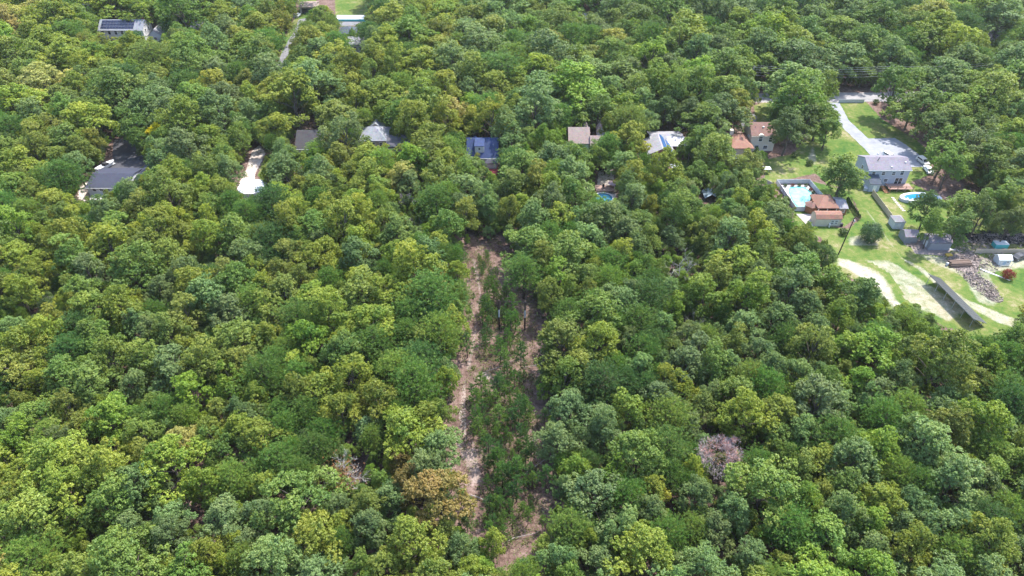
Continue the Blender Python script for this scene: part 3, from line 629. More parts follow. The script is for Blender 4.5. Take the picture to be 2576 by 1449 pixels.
# ------------------------------------------------------------------ white fenced pool
def fence(name, label, pts, hgt, m, plen, postm=None, cat='fence', thick=.06, base=.03):
    P = [Vector((*p, 0)) for p in pts]; t = thing(name, label, cat, P[0]); cache = {}
    for a, b_ in zip(P[:-1], P[1:]):
        d = b_ - a; n = max(1, round(d.length / plen)); l = d.length / n; rz = math.atan2(d.y, d.x)
        key = round(l, 2)
        if key not in cache: cache[key] = (MB().box(.07, l - .07, -thick / 2, thick / 2, base, hgt).mesh('panel', m), MB().box(-.065, .065, -.065, .065, 0, hgt + .1).mesh('post', postm or m))
        for i in range(n + 1):
            q = a + d * (i / n) - P[0]
            if i < n: link('panel', cache[key][0], t, q, (0, 0, rz))
            if i < n or b_ is P[-1]: link('post', cache[key][1], t, q, (0, 0, rz))
    return t
FT = [(1952, 462.5), (2034, 462), (2077, 512), (2048, 531), (1999, 531), (1952, 462.5)]
fence('fence', 'white vinyl fence enclosing the pale swimming pool', [gp(*p) for p in FT], 1.5, 'vinyl', 1.8)
fence('fence', 'short white fence run left of the pool enclosure', [gp(1919, 459), gp(1950, 474)], 1.4, 'vinyl', 1.8)
fence('fence', 'white fence along the road near the top right', [gp(2109, 258.5), gp(2172, 258.5)], 1.3, 'vinyl', 2.4)
pat = [gp(1957, 466), gp(2032, 465.5), gp(2073, 511), gp(2046, 529), gp(2002, 529)]
o = MB().prism(pat, .004, .06).obj('patio', 'pale_concrete', None); o['kind'] = 'structure'
wp = [gp(*p) for p in ((1982, 476), (2000, 471), (2022, 472), (2036, 482), (2054, 503), (2053, 513), (2030, 522), (2008, 523), (1996, 508))]
cx = sum(p[0] for p in wp) / 9; cy = sum(p[1] for p in wp) / 9; sp = thing('swimming_pool', 'pale turquoise swimming pool inside the white fence', 'pool', (cx, cy, .06))
def chaikin(P, n=2):
    for _ in range(n): P = [q for i in range(len(P)) for q in ((P[i][0] * .75 + P[(i + 1) % len(P)][0] * .25, P[i][1] * .75 + P[(i + 1) % len(P)][1] * .25), (P[i][0] * .25 + P[(i + 1) % len(P)][0] * .75, P[i][1] * .25 + P[(i + 1) % len(P)][1] * .75))]
    return P
loc = chaikin([(p[0] - cx, p[1] - cy) for p in wp]); MB().prism(loc, 0, .03).obj('pool_water', 'pool_pale', sp); ring([(x * 1.06, y * 1.06) for x, y in loc], loc, 0, .1, 'pool_rim', 'turquoise', sp)
for i, (u, v) in enumerate(((1970, 487), (1976, 495), (1982, 504))):
    o = dup(lc, (*gp(u, v), .06), .5, ('white lounge chair on the fenced pool patio, ' + ('top one of three', 'middle one of three', 'lowest one of three')[i]), 'lounge chairs on the fenced pool patio', (1, 1, 1))
# pavilion, gazebo, shed
x, y = gp(2061, 525, 2.6); x2, _ = gp(2108, 525, 2.6); W2 = (x2 - x) / 2; pv = thing('pavilion', 'open wooden pavilion with brown hip roof beside the fenced pool', 'pavilion', ((x + x2) / 2, y + .35, 0)); d = 6.5
b = MB(); X0, X1, Y0, Y1 = -W2 - .4, W2 + .4, -.4, d + .4; h_ = 2.6
b.v = [(X0, Y0, 2.6), (X1, Y0, 2.6), (X1, Y1, 2.6), (X0, Y1, 2.6), (X0, Y0, 2.8), (X1, Y0, 2.8), (X1, Y1, 2.8), (X0, Y1, 2.8), (-.5, d / 2, 4.6), (.5, d / 2, 4.6)]
b.f = [(0, 1, 2, 3), (0, 4, 5, 1), (1, 5, 6, 2), (2, 6, 7, 3), (3, 7, 4, 0), (4, 8, 9, 5), (5, 9, 6), (6, 9, 8, 7), (7, 8, 4)]; b.obj('roof', 'roof_rust', pv)
for px in (-W2, -.1, W2 - .2):
    for py in (0, d - .2): MB().box(px, px + .2, py, py + .2, 0, 2.6).obj('post', 'trim', pv)
MB().box(-W2 + .2, W2 - .2, d - .3, d - .2, 0, 2.6).obj('back_wall', 'brown_wood', pv); MB().box(-W2, W2, 0, d, -.02, .1).obj('floor', 'deck_wood', pv); FOOT.append((pv.location.x - W2 - 1, pv.location.x + W2 + 4, pv.location.y - 6, pv.location.y + d + 1))
block(pv, W2 + .5, W2 + 3.0, .4, d - .6, 2.3, .9, 'gable', 'brown_wood', 'roof_palegrey', rname='side_roof', wname='side_wall')  # pale grey on this roof section paints the glare into its colour
window(pv, W2 + 1.75, 1.3, 1.3, .8, .4, glass='brown_wood')
gz = thing('gazebo', 'hexagonal brown wooden gazebo left of the pavilion', 'gazebo', (*gp(2037, 531), 0)); hx6 = lambda r: [(r * math.cos(a), r * math.sin(a)) for a in np.linspace(.26, .26 + 2 * math.pi, 6, endpoint=False)]
for i in range(6):
    a, b_ = hx6(1.75)[i], hx6(1.75)[(i + 1) % 6]; m = MB(); n_ = Vector((a[1] - b_[1], b_[0] - a[0])).normalized() * .06
    m.prism([a, b_, (b_[0] + n_.x, b_[1] + n_.y), (a[0] + n_.x, a[1] + n_.y)], 0, 2.2); m.obj('wall', 'brown_wood', gz)
    m = MB(); e = hx6(2.05); m.poly([(*e[i], 2.15), (*e[(i + 1) % 6], 2.15), (0, 0, 3.2)]); m.obj('roof_panel', 'roof_brown', gz)
MB().box(-.15, .15, -.15, .15, 3.1, 3.4).obj('finial', 'brown_wood', gz)
FOOT.append((gz.location.x - 3, gz.location.x + 3, gz.location.y - 3, gz.location.y + 3))
x, y = gp(2054, 551, 2.4); x2, _ = gp(2119, 551, 2.4); W2 = (x2 - x) / 2
s = thing('shed', 'cream garden shed with reddish gambrel roof and four pane window', 'shed', ((x + x2) / 2, y, 0)); block(s, -W2, W2, 0, 3.6, 2.4, 1.15, 'gambrel', 'cream', 'roof_rust')
for a in (W2 - 2.4, W2 - 1.35):
    for z in (1.05, 1.7): window(s, a, z, .75, .42)
MB().box(W2 - 3.3, W2 - 2.95, -.55, -.05, .02, 1.0).obj('downpipe', 'trim', s); MB().box(W2 + .05, W2 + .7, -.2, .6, 0, .9).obj('bin', 'plastic_dark', s); FOOT.append((s.location.x - W2 - 1, s.location.x + W2 + 1, y - 1, y + 4.6))
o = MB().prism([gp(*p) for p in ((2003, 539), (2046, 539), (2056, 568), (2033, 570))], .004, .1).obj('concrete_pad', 'concrete', None); o['kind'] = 'structure'
# sheds on the far right
def shed(label, uL, uR, ve, hw, d, rise, kind, wm, rm):
    x, y = gp(uL, ve, hw); x2, _ = gp(uR, ve, hw); t = thing('shed', label, 'shed', ((x + x2) / 2, y, 0)); W = (x2 - x) / 2
    block(t, -W, W, 0, d, hw, rise, kind, wm, rm, .12); FOOT.append((t.location.x - W - 1, t.location.x + W + 1, y - 1, y + d + 1)); return t, W
s, W = shed('small grey octagonal looking shed at the lower end of the tan fence', 2252, 2278, 560, 2.1, 3.2, .9, 'hip', 'greywhite', 'roof_palegrey'); MB().box(-.4, .4, -.06, 0, 0, 1.7).obj('door', 'trim', s)
s, W = shed('shed with lilac grey roof partly behind the dark tree', 2280, 2312, 597, 1.9, 3.6, 1.0, 'gable', 'shed_grey', 'roof_lilac'); MB().box(-.5, .5, -.06, 0, 0, 1.6).obj('door', 'shed_grey', s)
s, W = shed('grey shed with a dark far roof slope right of the dark tree', 2342, 2396, 612, 2.2, 4.4, .95, 'gable', 'shed_grey', 'roof_lilac'); MB().box(-W - .06, -W, 1.2, 2.8, 0, 1.8).obj('door', 'trim', s)
s, W = shed('white blue playhouse with tiny porch near the right edge', 2516, 2546, 655, 1.5, 2.4, .8, 'gable', 'greywhite', 'tarp_white'); MB().box(-.35, .35, -.06, -.0, 0, 1.1).obj('door', 'tarp_blue', s); window(s, .75, .9, .4, .4)
MB().box(-W, W, -.85, -.8, .5, .6).obj('porch_rail', 'trim', s)
for x in (-W, W - .08): MB().box(x, x + .08, -.85, -.77, 0, 1.4).obj('post', 'trim', s)
s = thing('storage_box', 'white topped storage box behind the low tan fence', 'storage box', (*gp(2518, 626), 0)); MB().box(-1.7, 1.7, 0, 1.8, 0, 1.3).obj('body', 'turquoise', s)
for i in range(3): MB().box(-1.75 + i * 1.17, -.6 + i * 1.17, -.05, 1.85, 1.3, 1.38).obj('lid', 'vinyl', s)
fence('fence', 'tan wooden fence running down from the grey blue house to the small shed', [gp(2193, 490), gp(2220, 526), gp(2246, 561)], 1.75, 'tan_wood', 2.4)
fence('fence', 'low tan panel fence at the right edge behind the playhouse', [gp(2452, 637), gp(2640, 637)], 1.35, 'tan_wood', 2.4)
a = thing('storage_box', 'white box standing at the left corner of the grey blue house', 'storage box', (*gp(2177, 477), 0), -.5); MB().box(-.5, .5, -.9, .9, 0, .8).obj('body', 'vinyl', a); MB().box(-.55, .55, -.95, .95, .8, .88).obj('lid', 'vinyl', a)
# solar array on the lawn: high edge towards the camera's left, back and struts in view
A, B = gp(2334, 688, 2.8), gp(2450, 803, 2.8); d = Vector((B[0] - A[0], B[1] - A[1], 0)); ln = d.length; e = d.normalized(); sa = thing('solar_array', 'long ground mounted solar array seen from behind on the lawn', 'solar array', (A[0], A[1], 0), math.atan2(d.y, d.x))
nx = 14; pl = ln / nx; th = R(25); pm = MB(); pm.box(.02, pl - .02, 0, 1.53, -.02, .02); me = pm.mesh('solar_panel', 'solar_field'); bk = MB().box(.03, pl - .03, .01, 1.52, -.045, -.021).mesh('back_sheet', 'solar_back')
for r in range(3):
    for c in range(nx):
        o = link('solar_panel', me, sa, (c * pl, r * 1.55 * math.cos(th), 2.8 - r * 1.55 * math.sin(th)), (-th, 0, 0)); link('back_sheet', bk, o)
for i in range(6):
    x = .5 + i * (ln - 1) / 5
    MB().tube([(x, .5, 0), (x, .5, 2.5)], .06).obj('leg', 'grey_metal', sa); MB().tube([(x, 3.4, 0), (x, 3.4, 1.15)], .06).obj('leg', 'grey_metal', sa); MB().tube([(x, 3.3, .1), (x, .55, 2.2)], .045).obj('strut', 'grey_metal', sa)
for y in (.5, 3.4): MB().tube([(0, y, 2.68 - y * math.tan(th)), (ln, y, 2.5 - y * math.tan(th))], .05).obj('beam', 'grey_metal', sa)
# poles and wires
def pole(label, u, v, hgt, lean=(0, 0), r=.14, m='pole_wood', arm=True, band=False):
    t = thing('utility_pole', label, 'pole', (*gp(u, v), 0)); f = lambda k: (lean[0] * k, lean[1] * k, hgt * k)
    if band:
        MB().tube([f(0), f(.42)], [r, r * .95], 8).obj('pole_base', m, t); MB().tube([f(.42), f(.68)], [r * .96, r * .9], 8).obj('pole_sleeve', 'grey_metal', t); MB().tube([f(.68), f(1)], [r * .9, r * .8], 8).obj('pole_top', m, t)
    else: MB().tube([f(0), f(.5), f(1)], [r, r * .85, r * .7], 8).obj('shaft', m, t)
    if arm: MB().tube([(lean[0] - .9, lean[1], hgt - .35), (lean[0] + .9, lean[1], hgt - .3)], .07).obj('crossarm', m, t); MB().tube([(lean[0] + .2, lean[1], hgt - 1.2), (lean[0] + .2, lean[1], hgt - .7)], .18, 8).obj('insulator', 'grey_metal', t)
    return t
pole('dark leaning utility pole on the lawn right of the cream shed', 2109, 640, 11, (1.1, .6), .17)
pole('left tall pole of the pair in the brush clearing', 1256, 827, 8.6, (0, 0), .2, arm=False, band=True); pole('right tall pole of the pair in the brush clearing', 1320, 828, 8.4, (0, 0), .2, arm=False, band=True); pole('short dark post standing behind the pair of tall poles', 1276, 778, 2.0, r=.16, arm=False)
pole('pale utility pole beside the road behind the leafy tree', 2230, 240, 11, r=.18, m='dead_wood'); pole('utility pole by the road left end mostly behind trees', 1880, 238, 11, r=.18, m='dead_wood'); pole('utility pole beyond the road at the right among trees', 2470, 230, 11, r=.18, m='dead_wood')
xs = [gp(1880, 238), gp(2230, 240), gp(2470, 230)]
for k, (z, off) in enumerate(((10.8, .8), (10.75, -.8), (9.6, 0), (8.6, .1), (7.6, -.1))):
    for (a, b_), nm in zip(((xs[0], xs[1]), (xs[1], xs[2])), ('left', 'right')):
        pts = [(a[0] + (b_[0] - a[0]) * s, a[1] + (b_[1] - a[1]) * s + off, z - 1.6 * 4 * s * (1 - s) * .5) for s in np.linspace(0, 1, 13)]
        tag(MB().tube(pts, .028, 4).obj('power_line', 'grey_metal', None), '%s overhead wire along the road, %s span' % (('topmost far', 'topmost near', 'third', 'fourth', 'lowest')[k], nm), 'wire', 'wires strung along the road')
p1, p2, p3 = gp(1256, 827), gp(1320, 828), gp(1276, 778)
tag(MB().tube([(*p1, 8.3), ((p1[0] + p2[0]) / 2, p1[1], 8.0), (*p2, 8.1)], .018, 4).obj('cable', 'dark_metal', None), 'cable strung between the tops of the two clearing poles', 'wire'); tag(MB().tube([(*p1, 6.4), (*p3, 1.9)], .018, 4).obj('cable', 'dark_metal', None), 'cable from the left clearing pole down to the short post', 'wire')
# junk, timber and debris by the low tan fence
lp = thing('log_pile', 'stacked brown logs lying on bare soil below the grey shed', 'log pile', (*gp(2411, 665), 0), .05)
for r, cnt in enumerate((6, 5, 4)):
    for c in range(cnt): MB().tube([(-2.6 + random.uniform(-.3, .3), (c - cnt / 2) * .42, .2 + r * .36), (2.6 + random.uniform(-.3, .3), (c - cnt / 2) * .42 + random.uniform(-.1, .1), .2 + r * .36)], random.uniform(.17, .22), 7).obj('log', 'log', lp)
tag(link('rain_barrel', MB().tube([(0, 0, 0), (0, .0, .25), (0, 0, .55), (0, 0, .9)], [.28, .34, .34, .28], 12).mesh('rain_barrel', 'vinyl'), None, (*gp(2381, 668), 0)), 'white barrel at the left end of the log pile', 'barrel')
tag(link('mower_cover', MB().prism([(-.8, -.5), (.7, -.55), (.9, .1), (.5, .55), (-.7, .5)], 0, .5).mesh('mower_cover', 'gold'), None, (*gp(2386, 644), 0)), 'low yellow brown covered heap above the log pile', 'heap')
for i, (u, v, l, rz) in enumerate(((2383, 625, 5.5, -.35), (2388, 627, 5.2, -.38), (2500, 690, 6.5, -.75), (2506, 693, 6.2, -.72))):
    tag(link('board', MB().box(-l / 2, l / 2, -.16, .16, .02, .1).mesh('board', 'vinyl'), None, (*gp(u, v), 0), (0, .01, rz)), ('long white board lying ' + ('just below the grey shed, upper of two', 'just below the grey shed, lower of two', 'on the sand below the playhouse, upper of two', 'on the sand below the playhouse, lower of two')[i]), 'board', 'boards lying on the ground')
def debris(name, pts, n, label, m='debris', sz=.5, hmax=.8):
    V = []
    for _ in range(n):
        u, v, r = random.choice(pts); x, y = gp(u, v); a = random.uniform(0, 6.28); q = r * math.sqrt(random.random()); c = np.array([x + q * math.cos(a), y + q * math.sin(a), random.uniform(.05, hmax) * (1 - q / r * .8)])
        ax = rng.normal(size=3); ax[2] *= .4; ax /= np.linalg.norm(ax); bx = np.cross(ax, rng.normal(size=3)); bx /= np.linalg.norm(bx); l, wv = random.uniform(.5, 1.3) * sz, random.uniform(.04, .22) * sz * 2
        V.append([c - ax * l - bx * wv, c + ax * l - bx * wv, c + ax * l + bx * wv, c - ax * l + bx * wv])
    o = link(name, quads_mesh(name, np.array(V), m)); o['kind'] = 'stuff'; o['label'] = label; return o
debris('brush_debris', [(2395, 650, 3), (2425, 640, 3), (2436, 684, 3.2), (2452, 703, 2.6), (2470, 718, 3), (2486, 735, 2.4), (2500, 748, 2), (2430, 615, 3.5), (2470, 610, 3.5), (2455, 660, 3.5)], 3800, 'brown brush and scrap heaped over the bare soil', 'brush', .21, .5)
debris('pale_debris', [(2400, 655, 2.5), (2430, 640, 3), (2445, 695, 2), (2300, 615, 2.6), (2500, 645, 3.5), (2475, 720, 3.2), (2460, 612, 4), (2470, 665, 4), (2550, 620, 5)], 1500, 'pale scraps scattered through the brush heaps', 'debris', .35, .6)
debris('needle_debris', [(2560, 600, 4), (2500, 600, 4), (2440, 598, 3)], 900, 'dark scraps under the trees behind the low fence', 'plastic_dark', .35, .5)

# ------------------------------------------------------------------ trees: prototypes
def unit(a): return a / np.maximum(np.linalg.norm(a, axis=-1, keepdims=True), 1e-9)
def leaf_quads(P, Nrm, size, r, aspect=.62):
    """diamond leaves at P facing Nrm"""
    a = unit(np.cross(Nrm, unit(r.normal(size=P.shape)))); b = np.cross(Nrm, a)
    s = size[:, None]
    bend = Nrm * s * .25
    return np.stack([P - a * s, P - b * s * aspect + bend, P + a * s, P + b * s * aspect + bend], 1)
def oak_proto(seed, n_lobe=15, per=150, leaf=(.092, .17)):
    """big limbs end in lobes, lobes carry leafy clumps, clumps carry tufts of leaves"""
    r = np.random.default_rng(seed); RX, RZ, ZC = 4.6, 4.4, 6.9
    V, A, lim = [], [], []; lean = r.normal(0, .5, 2); n_lobe += int(r.integers(-2, 3)); az = r.uniform(0, 6.28)
    for i in range(n_lobe):
        f = (i + .5) / n_lobe; z = 1.0 - 1.75 * f; q = (1 - z) ** .6 * .8 if z > 0 else 1 - .2 * z * z
        th = az + i * 2.39996 + r.uniform(-.6, .6); rad = r.uniform(.42, .82) * RX * q
        lc_ = np.array([rad * math.cos(th) + lean[0] * z, rad * math.sin(th) + lean[1] * z, ZC + z * RZ * r.uniform(.62, .86) + r.normal(0, .4)]); lr = r.uniform(1.25, 2.2); lim.append(lc_)
        out = unit(lc_ - np.array([0, 0, ZC - 1.5])); lshade = r.normal(0, .08)
        for k in range(int(4 + 2.2 * lr)):
            d0 = unit(r.normal(size=3) + out * .7 + np.array([0, 0, .45])); c = lc_ + d0 * lr * r.uniform(.55, 1.0) * np.array([1, 1, .85]); cr = r.uniform(.5, 1.0)
            n = int(per * cr / .75); d = unit(r.normal(size=(n, 3)) + np.array([0, 0, .5]) + .5 * d0)
            tuft = unit(r.normal(size=(9, 3)) + np.array([0, 0, .4])); near_ = np.argmax(d @ tuft.T, 1); d = unit(d * .55 + tuft[near_] * .6)
            P = c + d * (cr * r.uniform(.4, 1.08, n) ** .7)[:, None] * np.array([1.1, 1.1, .85])
            N_ = unit(d * .6 + r.normal(size=(n, 3)) * .6 + np.array([0, 0, .5]))
            V.append(leaf_quads(P, N_, r.uniform(*leaf, n), r)); A.append(np.clip(.5 + lshade + r.normal(0, .05) + r.normal(0, .09, n), .15, .95))
    crown = quads_mesh('crown', np.concatenate(V), 'leaf', np.concatenate(A))
    t = MB(); top = ZC + 1.8; t.tube([(0, 0, -.1), (r.uniform(-.15, .15), r.uniform(-.15, .15), 2.5), (r.uniform(-.3, .3), r.uniform(-.3, .3), 5), (lean[0] * .5, lean[1] * .5, top)], [.26, .2, .16, .04], 6)
    for c in lim:
        z0 = min(max(2.4, c[2] - 2.6), 7.5); m = Vector(c) * .5; m.z = (z0 + c[2]) / 2 + .2
        t.tube([(0, 0, z0), tuple(m), tuple(c)], [.09, .06, .02], 4, False)
    return crown, t.mesh('trunk', 'bark')
def needle_tufts(C, D, r, k, ln, wd):
    """k thin needles fanning out of each tuft"""
    n = len(C); c = np.repeat(C, k, 0); d = unit(np.repeat(D, k, 0) + r.normal(size=(n * k, 3)) * .65); l = r.uniform(*ln, n * k)[:, None]
    s = unit(np.cross(d, r.normal(size=d.shape))) * wd
    return np.stack([c - s, c + s, c + d * l], 1)
def pine_proto(seed, n_br=54, k=13):
    r = np.random.default_rng(seed); C, D = [], []; t = MB(); Ht = 11.5
    t.tube([(0, 0, -.1), (.1, 0, 4), (-.1, .1, 8), (0, 0, Ht)], [.24, .2, .13, .03], 6)
    for i in range(n_br):
        f = (i + .5) / n_br; z = 4.2 + f * 7.0; th = i * 2.4 + r.uniform(-.5, .5)
        ln = (3.9 * (1 - f) ** .55 * (.55 + .45 * min(1, f * 3.2)) + .35) * r.uniform(.72, 1.15); up = .18 + .5 * f
        e = np.array([math.cos(th) * ln, math.sin(th) * ln, z + up * ln * .8]); b0 = np.array([0, 0, z])
        t.tube([tuple(b0), tuple(b0 * .4 + e * .6 - np.array([0, 0, .1])), tuple(e)], [.055, .035, .012], 3, False)
        m = int(9 + 9 * ln)
        s = r.uniform(.32, 1.03, m) ** .8; P = b0 + (e - b0) * s[:, None]; sp = (.22 + .34 * s * min(ln, 2.2))[:, None]
        P = P + r.normal(size=(m, 3)) * sp * np.array([1, 1, .38]); P[:, 2] += .1
        C.append(P); D.append(unit((P - b0) * np.array([.5, .5, .0]) + np.array([0, 0, .9]) + r.normal(size=(m, 3)) * .4))
    C = np.concatenate(C); D = np.concatenate(D); T = needle_tufts(C, D, r, k, (.28, .5), .034)
    A = np.repeat(np.clip(.5 + r.normal(0, .17, len(C)), .15, .9), k)
    return quads_mesh('crown', T, 'needle', A, 3), t.mesh('trunk', 'pine_bark')
def sapling_proto(seed):
    r = np.random.default_rng(seed); C, D = [], []; t = MB(); H = 4.0; b0z = r.uniform(.7, 1.6)
    t.tube([(0, 0, -.05), (r.uniform(-.05, .05), 0, 2), (0, 0, H)], [.06, .045, .012], 5)
    for i in range(26):
        f = (i + .5) / 26; z = b0z + f * (H - b0z); th = i * 2.4 + r.uniform(-.4, .4); ln = (.85 * (1 - f) ** .7 + .12) * r.uniform(.7, 1.2)
        e = np.array([math.cos(th) * ln, math.sin(th) * ln, z + .45 * ln]); m = int(3 + 6 * ln); s = r.uniform(.3, 1.05, m)
        P = np.array([0, 0, z]) + (e - np.array([0, 0, z])) * s[:, None]; C.append(P); D.append(unit((P - np.array([0, 0, z])) * .7 + np.array([0, 0, .5]) + r.normal(size=(m, 3)) * .3))
        t.tube([(0, 0, z), tuple(e)], [.018, .008], 3, False)
    C = np.concatenate(C); D = np.concatenate(D); T = needle_tufts(C, D, r, 13, (.16, .3), .022)
    return quads_mesh('crown', T, 'needle', np.repeat(np.clip(.5 + r.normal(0, .12, len(C)), .15, .9), 13), 3), t.mesh('trunk', 'pine_bark')
def bare_proto(seed, H=9.0, R_=3.6, levels=4, m='dead_wood', twigs=0, r0=.2, fork=.3):
    r = np.random.default_rng(seed); t = MB(); ends = []
    def grow(p, d, l, rad, lev):
        q = p + d * l * .5 + r.normal(size=3) * l * .06; e = p + d * l + r.normal(size=3) * l * .1
        t.tube([tuple(p), tuple(q), tuple(e)], [rad, rad * .8, rad * .55], 5 if lev > 1 else 3, False); ends.append((e, d, lev))
        if lev == 0: return
        for k in range(3 if lev > 1 else 4):
            nd = unit(d + r.normal(size=3) * (.75 if lev < levels else .6) + np.array([0, 0, .18])); s = q if k == 2 else e
            grow(s, nd, l * r.uniform(.5, .78), rad * .55, lev - 1)
    for k in range(3):
        a = k * 2.1 + r.uniform(0, 1)
        if k == 0: t.tube([(0, 0, -.1), (0, 0, H * fork)], [r0, r0 * .8], 6)
        grow(np.array([0, 0, H * fork]), unit(np.array([math.cos(a) * .6, math.sin(a) * .6, .8])), H * .27, r0 * .6, levels - 1)
    tw = None
    if twigs:
        E = [x for x in ends if x[2] <= 1]; V = []
        EP = np.array([x[0] for x in E]); ED = np.array([x[1] for x in E]); j = r.integers(0, len(EP), twigs)
        P = EP[j] - ED[j] * r.uniform(0, .8, (twigs, 1)) + r.normal(size=(twigs, 3)) * .12; nd = unit(ED[j] + r.normal(size=(twigs, 3)) * .6 + np.array([0, 0, .15])); l = r.uniform(.3, .85, twigs)[:, None]
        if twigs > 5000:
            h2 = twigs * 2 // 5; dd = unit(r.normal(size=(h2, 3)) + np.array([0, 0, .5])); ext = float(np.percentile(np.hypot(EP[:, 0], EP[:, 1]), 92)) + .3; zm = EP[:, 2].mean(); zt = np.percentile(EP[:, 2], 97) - zm; P[:h2] = np.array([0, 0, zm - .6]) + dd * (r.uniform(.55, 1, (h2, 1)) ** .5) * np.array([ext, ext, zt + .8]) * (1 + .13 * np.sin(dd[:, :1] * 6 + 2) * np.cos(dd[:, 1:2] * 5)); nd[:h2] = unit(dd + r.normal(size=dd.shape) * .5)
        s = unit(np.cross(nd, r.normal(size=nd.shape))) * .03
        tw = (np.stack([P - s, P + s, P + nd * l], 1), P)
    return t.mesh('branches', m), tw, ends

T = dict(y=(.255, .30, .05), o=(.19, .235, .055), g=(.135, .225, .058), v=(.18, .285, .045), b=(.155, .24, .115), t=(.075, .14, .065), w=(.37, .37, .12), Y=(.5, .46, .03), r=(.24, .2, .065), l=(.25, .35, .17))
_mean = (.2, .27, .055)
T = {k: c if k in 'Ywrl' else tuple(a * .62 + b * .38 for a, b in zip(c, _mean)) for k, c in T.items()}
TW = dict(y='yellow green', o='olive', g='mid green', v='bright green', b='blue green', t='dark green', w='straw yellow', Y='vivid yellow', r='rusty brown', l='pale mint')
TP = dict(p=(0.111, 0.208, 0.049), q=(0.078, 0.156, 0.046), s=(0.169, 0.254, 0.058)); TPW = dict(p='fresh green', q='dark green', s='light green')
OAK = [oak_proto(100 + i) for i in range(14)]; PINE = [pine_proto(200 + i) for i in range(8)]; SAP = [sapling_proto(300 + i) for i in range(5)]

# ------------------------------------------------------------------ what stays open to view (clearings, roofs, yards), in picture coordinates of the photograph
OPEN = [
 [(1178, 612), (1262, 604), (1285, 660), (1335, 705), (1360, 790), (1345, 830), (1352, 900), (1345, 1000), (1368, 1100), (1385, 1190), (1388, 1330), (1300, 1392), (1205, 1352), (1192, 1250), (1150, 1120), (1148, 1000), (1160, 900), (1190, 800), (1190, 720), (1170, 650)],
 [(244, 53), (357, 53), (375, 62), (408, 75), (410, 92), (395, 85), (350, 85), (330, 86), (305, 94), (280, 106), (258, 108), (246, 98)],
 [(700, 172), (712, 130), (735, 92), (745, 40), (750, -10), (785, -10), (780, 40), (772, 54), (748, 62), (724, 140), (722, 152)], [(850, -20), (912, -20), (908, 34), (850, 40)], [(845, 40), (935, 38), (935, 57), (866, 66)], [(858, 62), (890, 64), (876, 88)], [(880, 102), (908, 102), (908, 125), (888, 148)],
 [(1455, 34), (1483, 34), (1483, 52), (1455, 52)], [(474, 55), (515, 58), (505, 78), (474, 70)], [(1166, 76), (1182, 76), (1182, 90), (1166, 90)], [(206, 5), (226, 5), (226, 24), (206, 24)],
 [(214, 473), (226, 440), (252, 428), (250, 412), (285, 395), (292, 352), (330, 347), (345, 400), (375, 405), (372, 430), (336, 442), (318, 455), (292, 470), (276, 490), (240, 502), (200, 490), (192, 470)],
 [(628, 385), (655, 365), (675, 390), (650, 430), (645, 452), (668, 468), (665, 490), (606, 490), (600, 465), (615, 440), (614, 410)],
 [(740, 330), (808, 330), (806, 350), (785, 355), (768, 376), (742, 377)], [(750, 300), (800, 310), (808, 330), (745, 330)],
 [(912, 321), (973, 321), (975, 345), (1005, 345), (1032, 362), (1030, 378), (990, 380), (970, 360), (925, 358)],
 [(1172, 378), (1180, 345), (1252, 345), (1253, 432), (1228, 432), (1222, 402), (1200, 398)],
 [(1431, 326), (1482, 326), (1484, 340), (1513, 340), (1511, 354), (1491, 356), (1488, 372), (1480, 368), (1478, 352), (1450, 350), (1432, 346)],
 [(1621, 352), (1640, 338), (1722, 338), (1721, 362), (1690, 368), (1686, 397), (1650, 399), (1624, 386)], [(1680, 300), (1725, 310), (1722, 338), (1680, 336)],
 [(1500, 430), (1540, 426), (1550, 470), (1550, 490), (1538, 503), (1506, 504), (1500, 490), (1496, 452)],
 [(1838, 326), (1870, 312), (1954, 312), (1953, 374), (1925, 380), (1892, 366), (1860, 376), (1836, 354)], [(1806, 314), (1838, 318), (1834, 328), (1808, 326)], [(1690, 402), (1735, 402), (1760, 430), (1740, 440), (1690, 424)], [(1842, 390), (1860, 392), (1858, 408), (1844, 406)], [(1768, 470), (1800, 480), (1798, 508), (1770, 504)],
 [(1917, 234), (1962, 234), (1950, 262), (1930, 300), (1902, 312), (1880, 290), (1908, 262)],
 [(2106, 234), (2194, 234), (2165, 262), (2222, 300), (2292, 350), (2332, 385), (2345, 432), (2318, 440), (2293, 460), (2255, 470), (2280, 488), (2362, 500), (2362, 512), (2290, 518), (2270, 530), (2240, 510), (2195, 500), (2165, 470), (2177, 420), (2165, 375), (2120, 322), (2130, 300), (2104, 262)],
 [(1918, 405), (1996, 405), (2030, 362), (2060, 380), (2068, 415), (2048, 448), (2082, 492), (2128, 500), (2138, 478), (2190, 485), (2222, 505), (2250, 545), (2280, 560), (2285, 590), (2330, 585), (2400, 585), (2410, 605), (2576, 606), (2576, 766), (2500, 778), (2472, 795), (2478, 848), (2440, 852), (2400, 826), (2340, 790), (2290, 762), (2240, 748), (2180, 704), (2102, 660), (2086, 578), (2050, 578), (2000, 560), (2016, 532), (1994, 524), (1950, 466), (1918, 456)],
]
OPEN += [[(365, 58), (412, 74), (412, 104), (365, 100)], [(244, 80), (325, 80), (305, 112), (250, 112)]]
DEADOPEN = []
for u_, v_, r_ in ((1812, 1142, 56), (862, 1184, 60), (1715, 656, 44), (1750, 797, 26), (1042, 545, 22), (1028, 500, 18), (520, 655, 17), (108, 750, 26), (845, 1010, 14), (1590, 1118, 18), (2500, 92, 26)): DEADOPEN.append([(u_ + r_ * .95 * math.cos(a), v_ + r_ * .95 * math.sin(a)) for a in np.linspace(0, 6.28, 13)[:-1]])
GX, GY = np.meshgrid(np.arange(-40, 2620, 4.0), np.arange(-40, 1500, 4.0))
OPENMASK = np.zeros(GX.shape, bool)
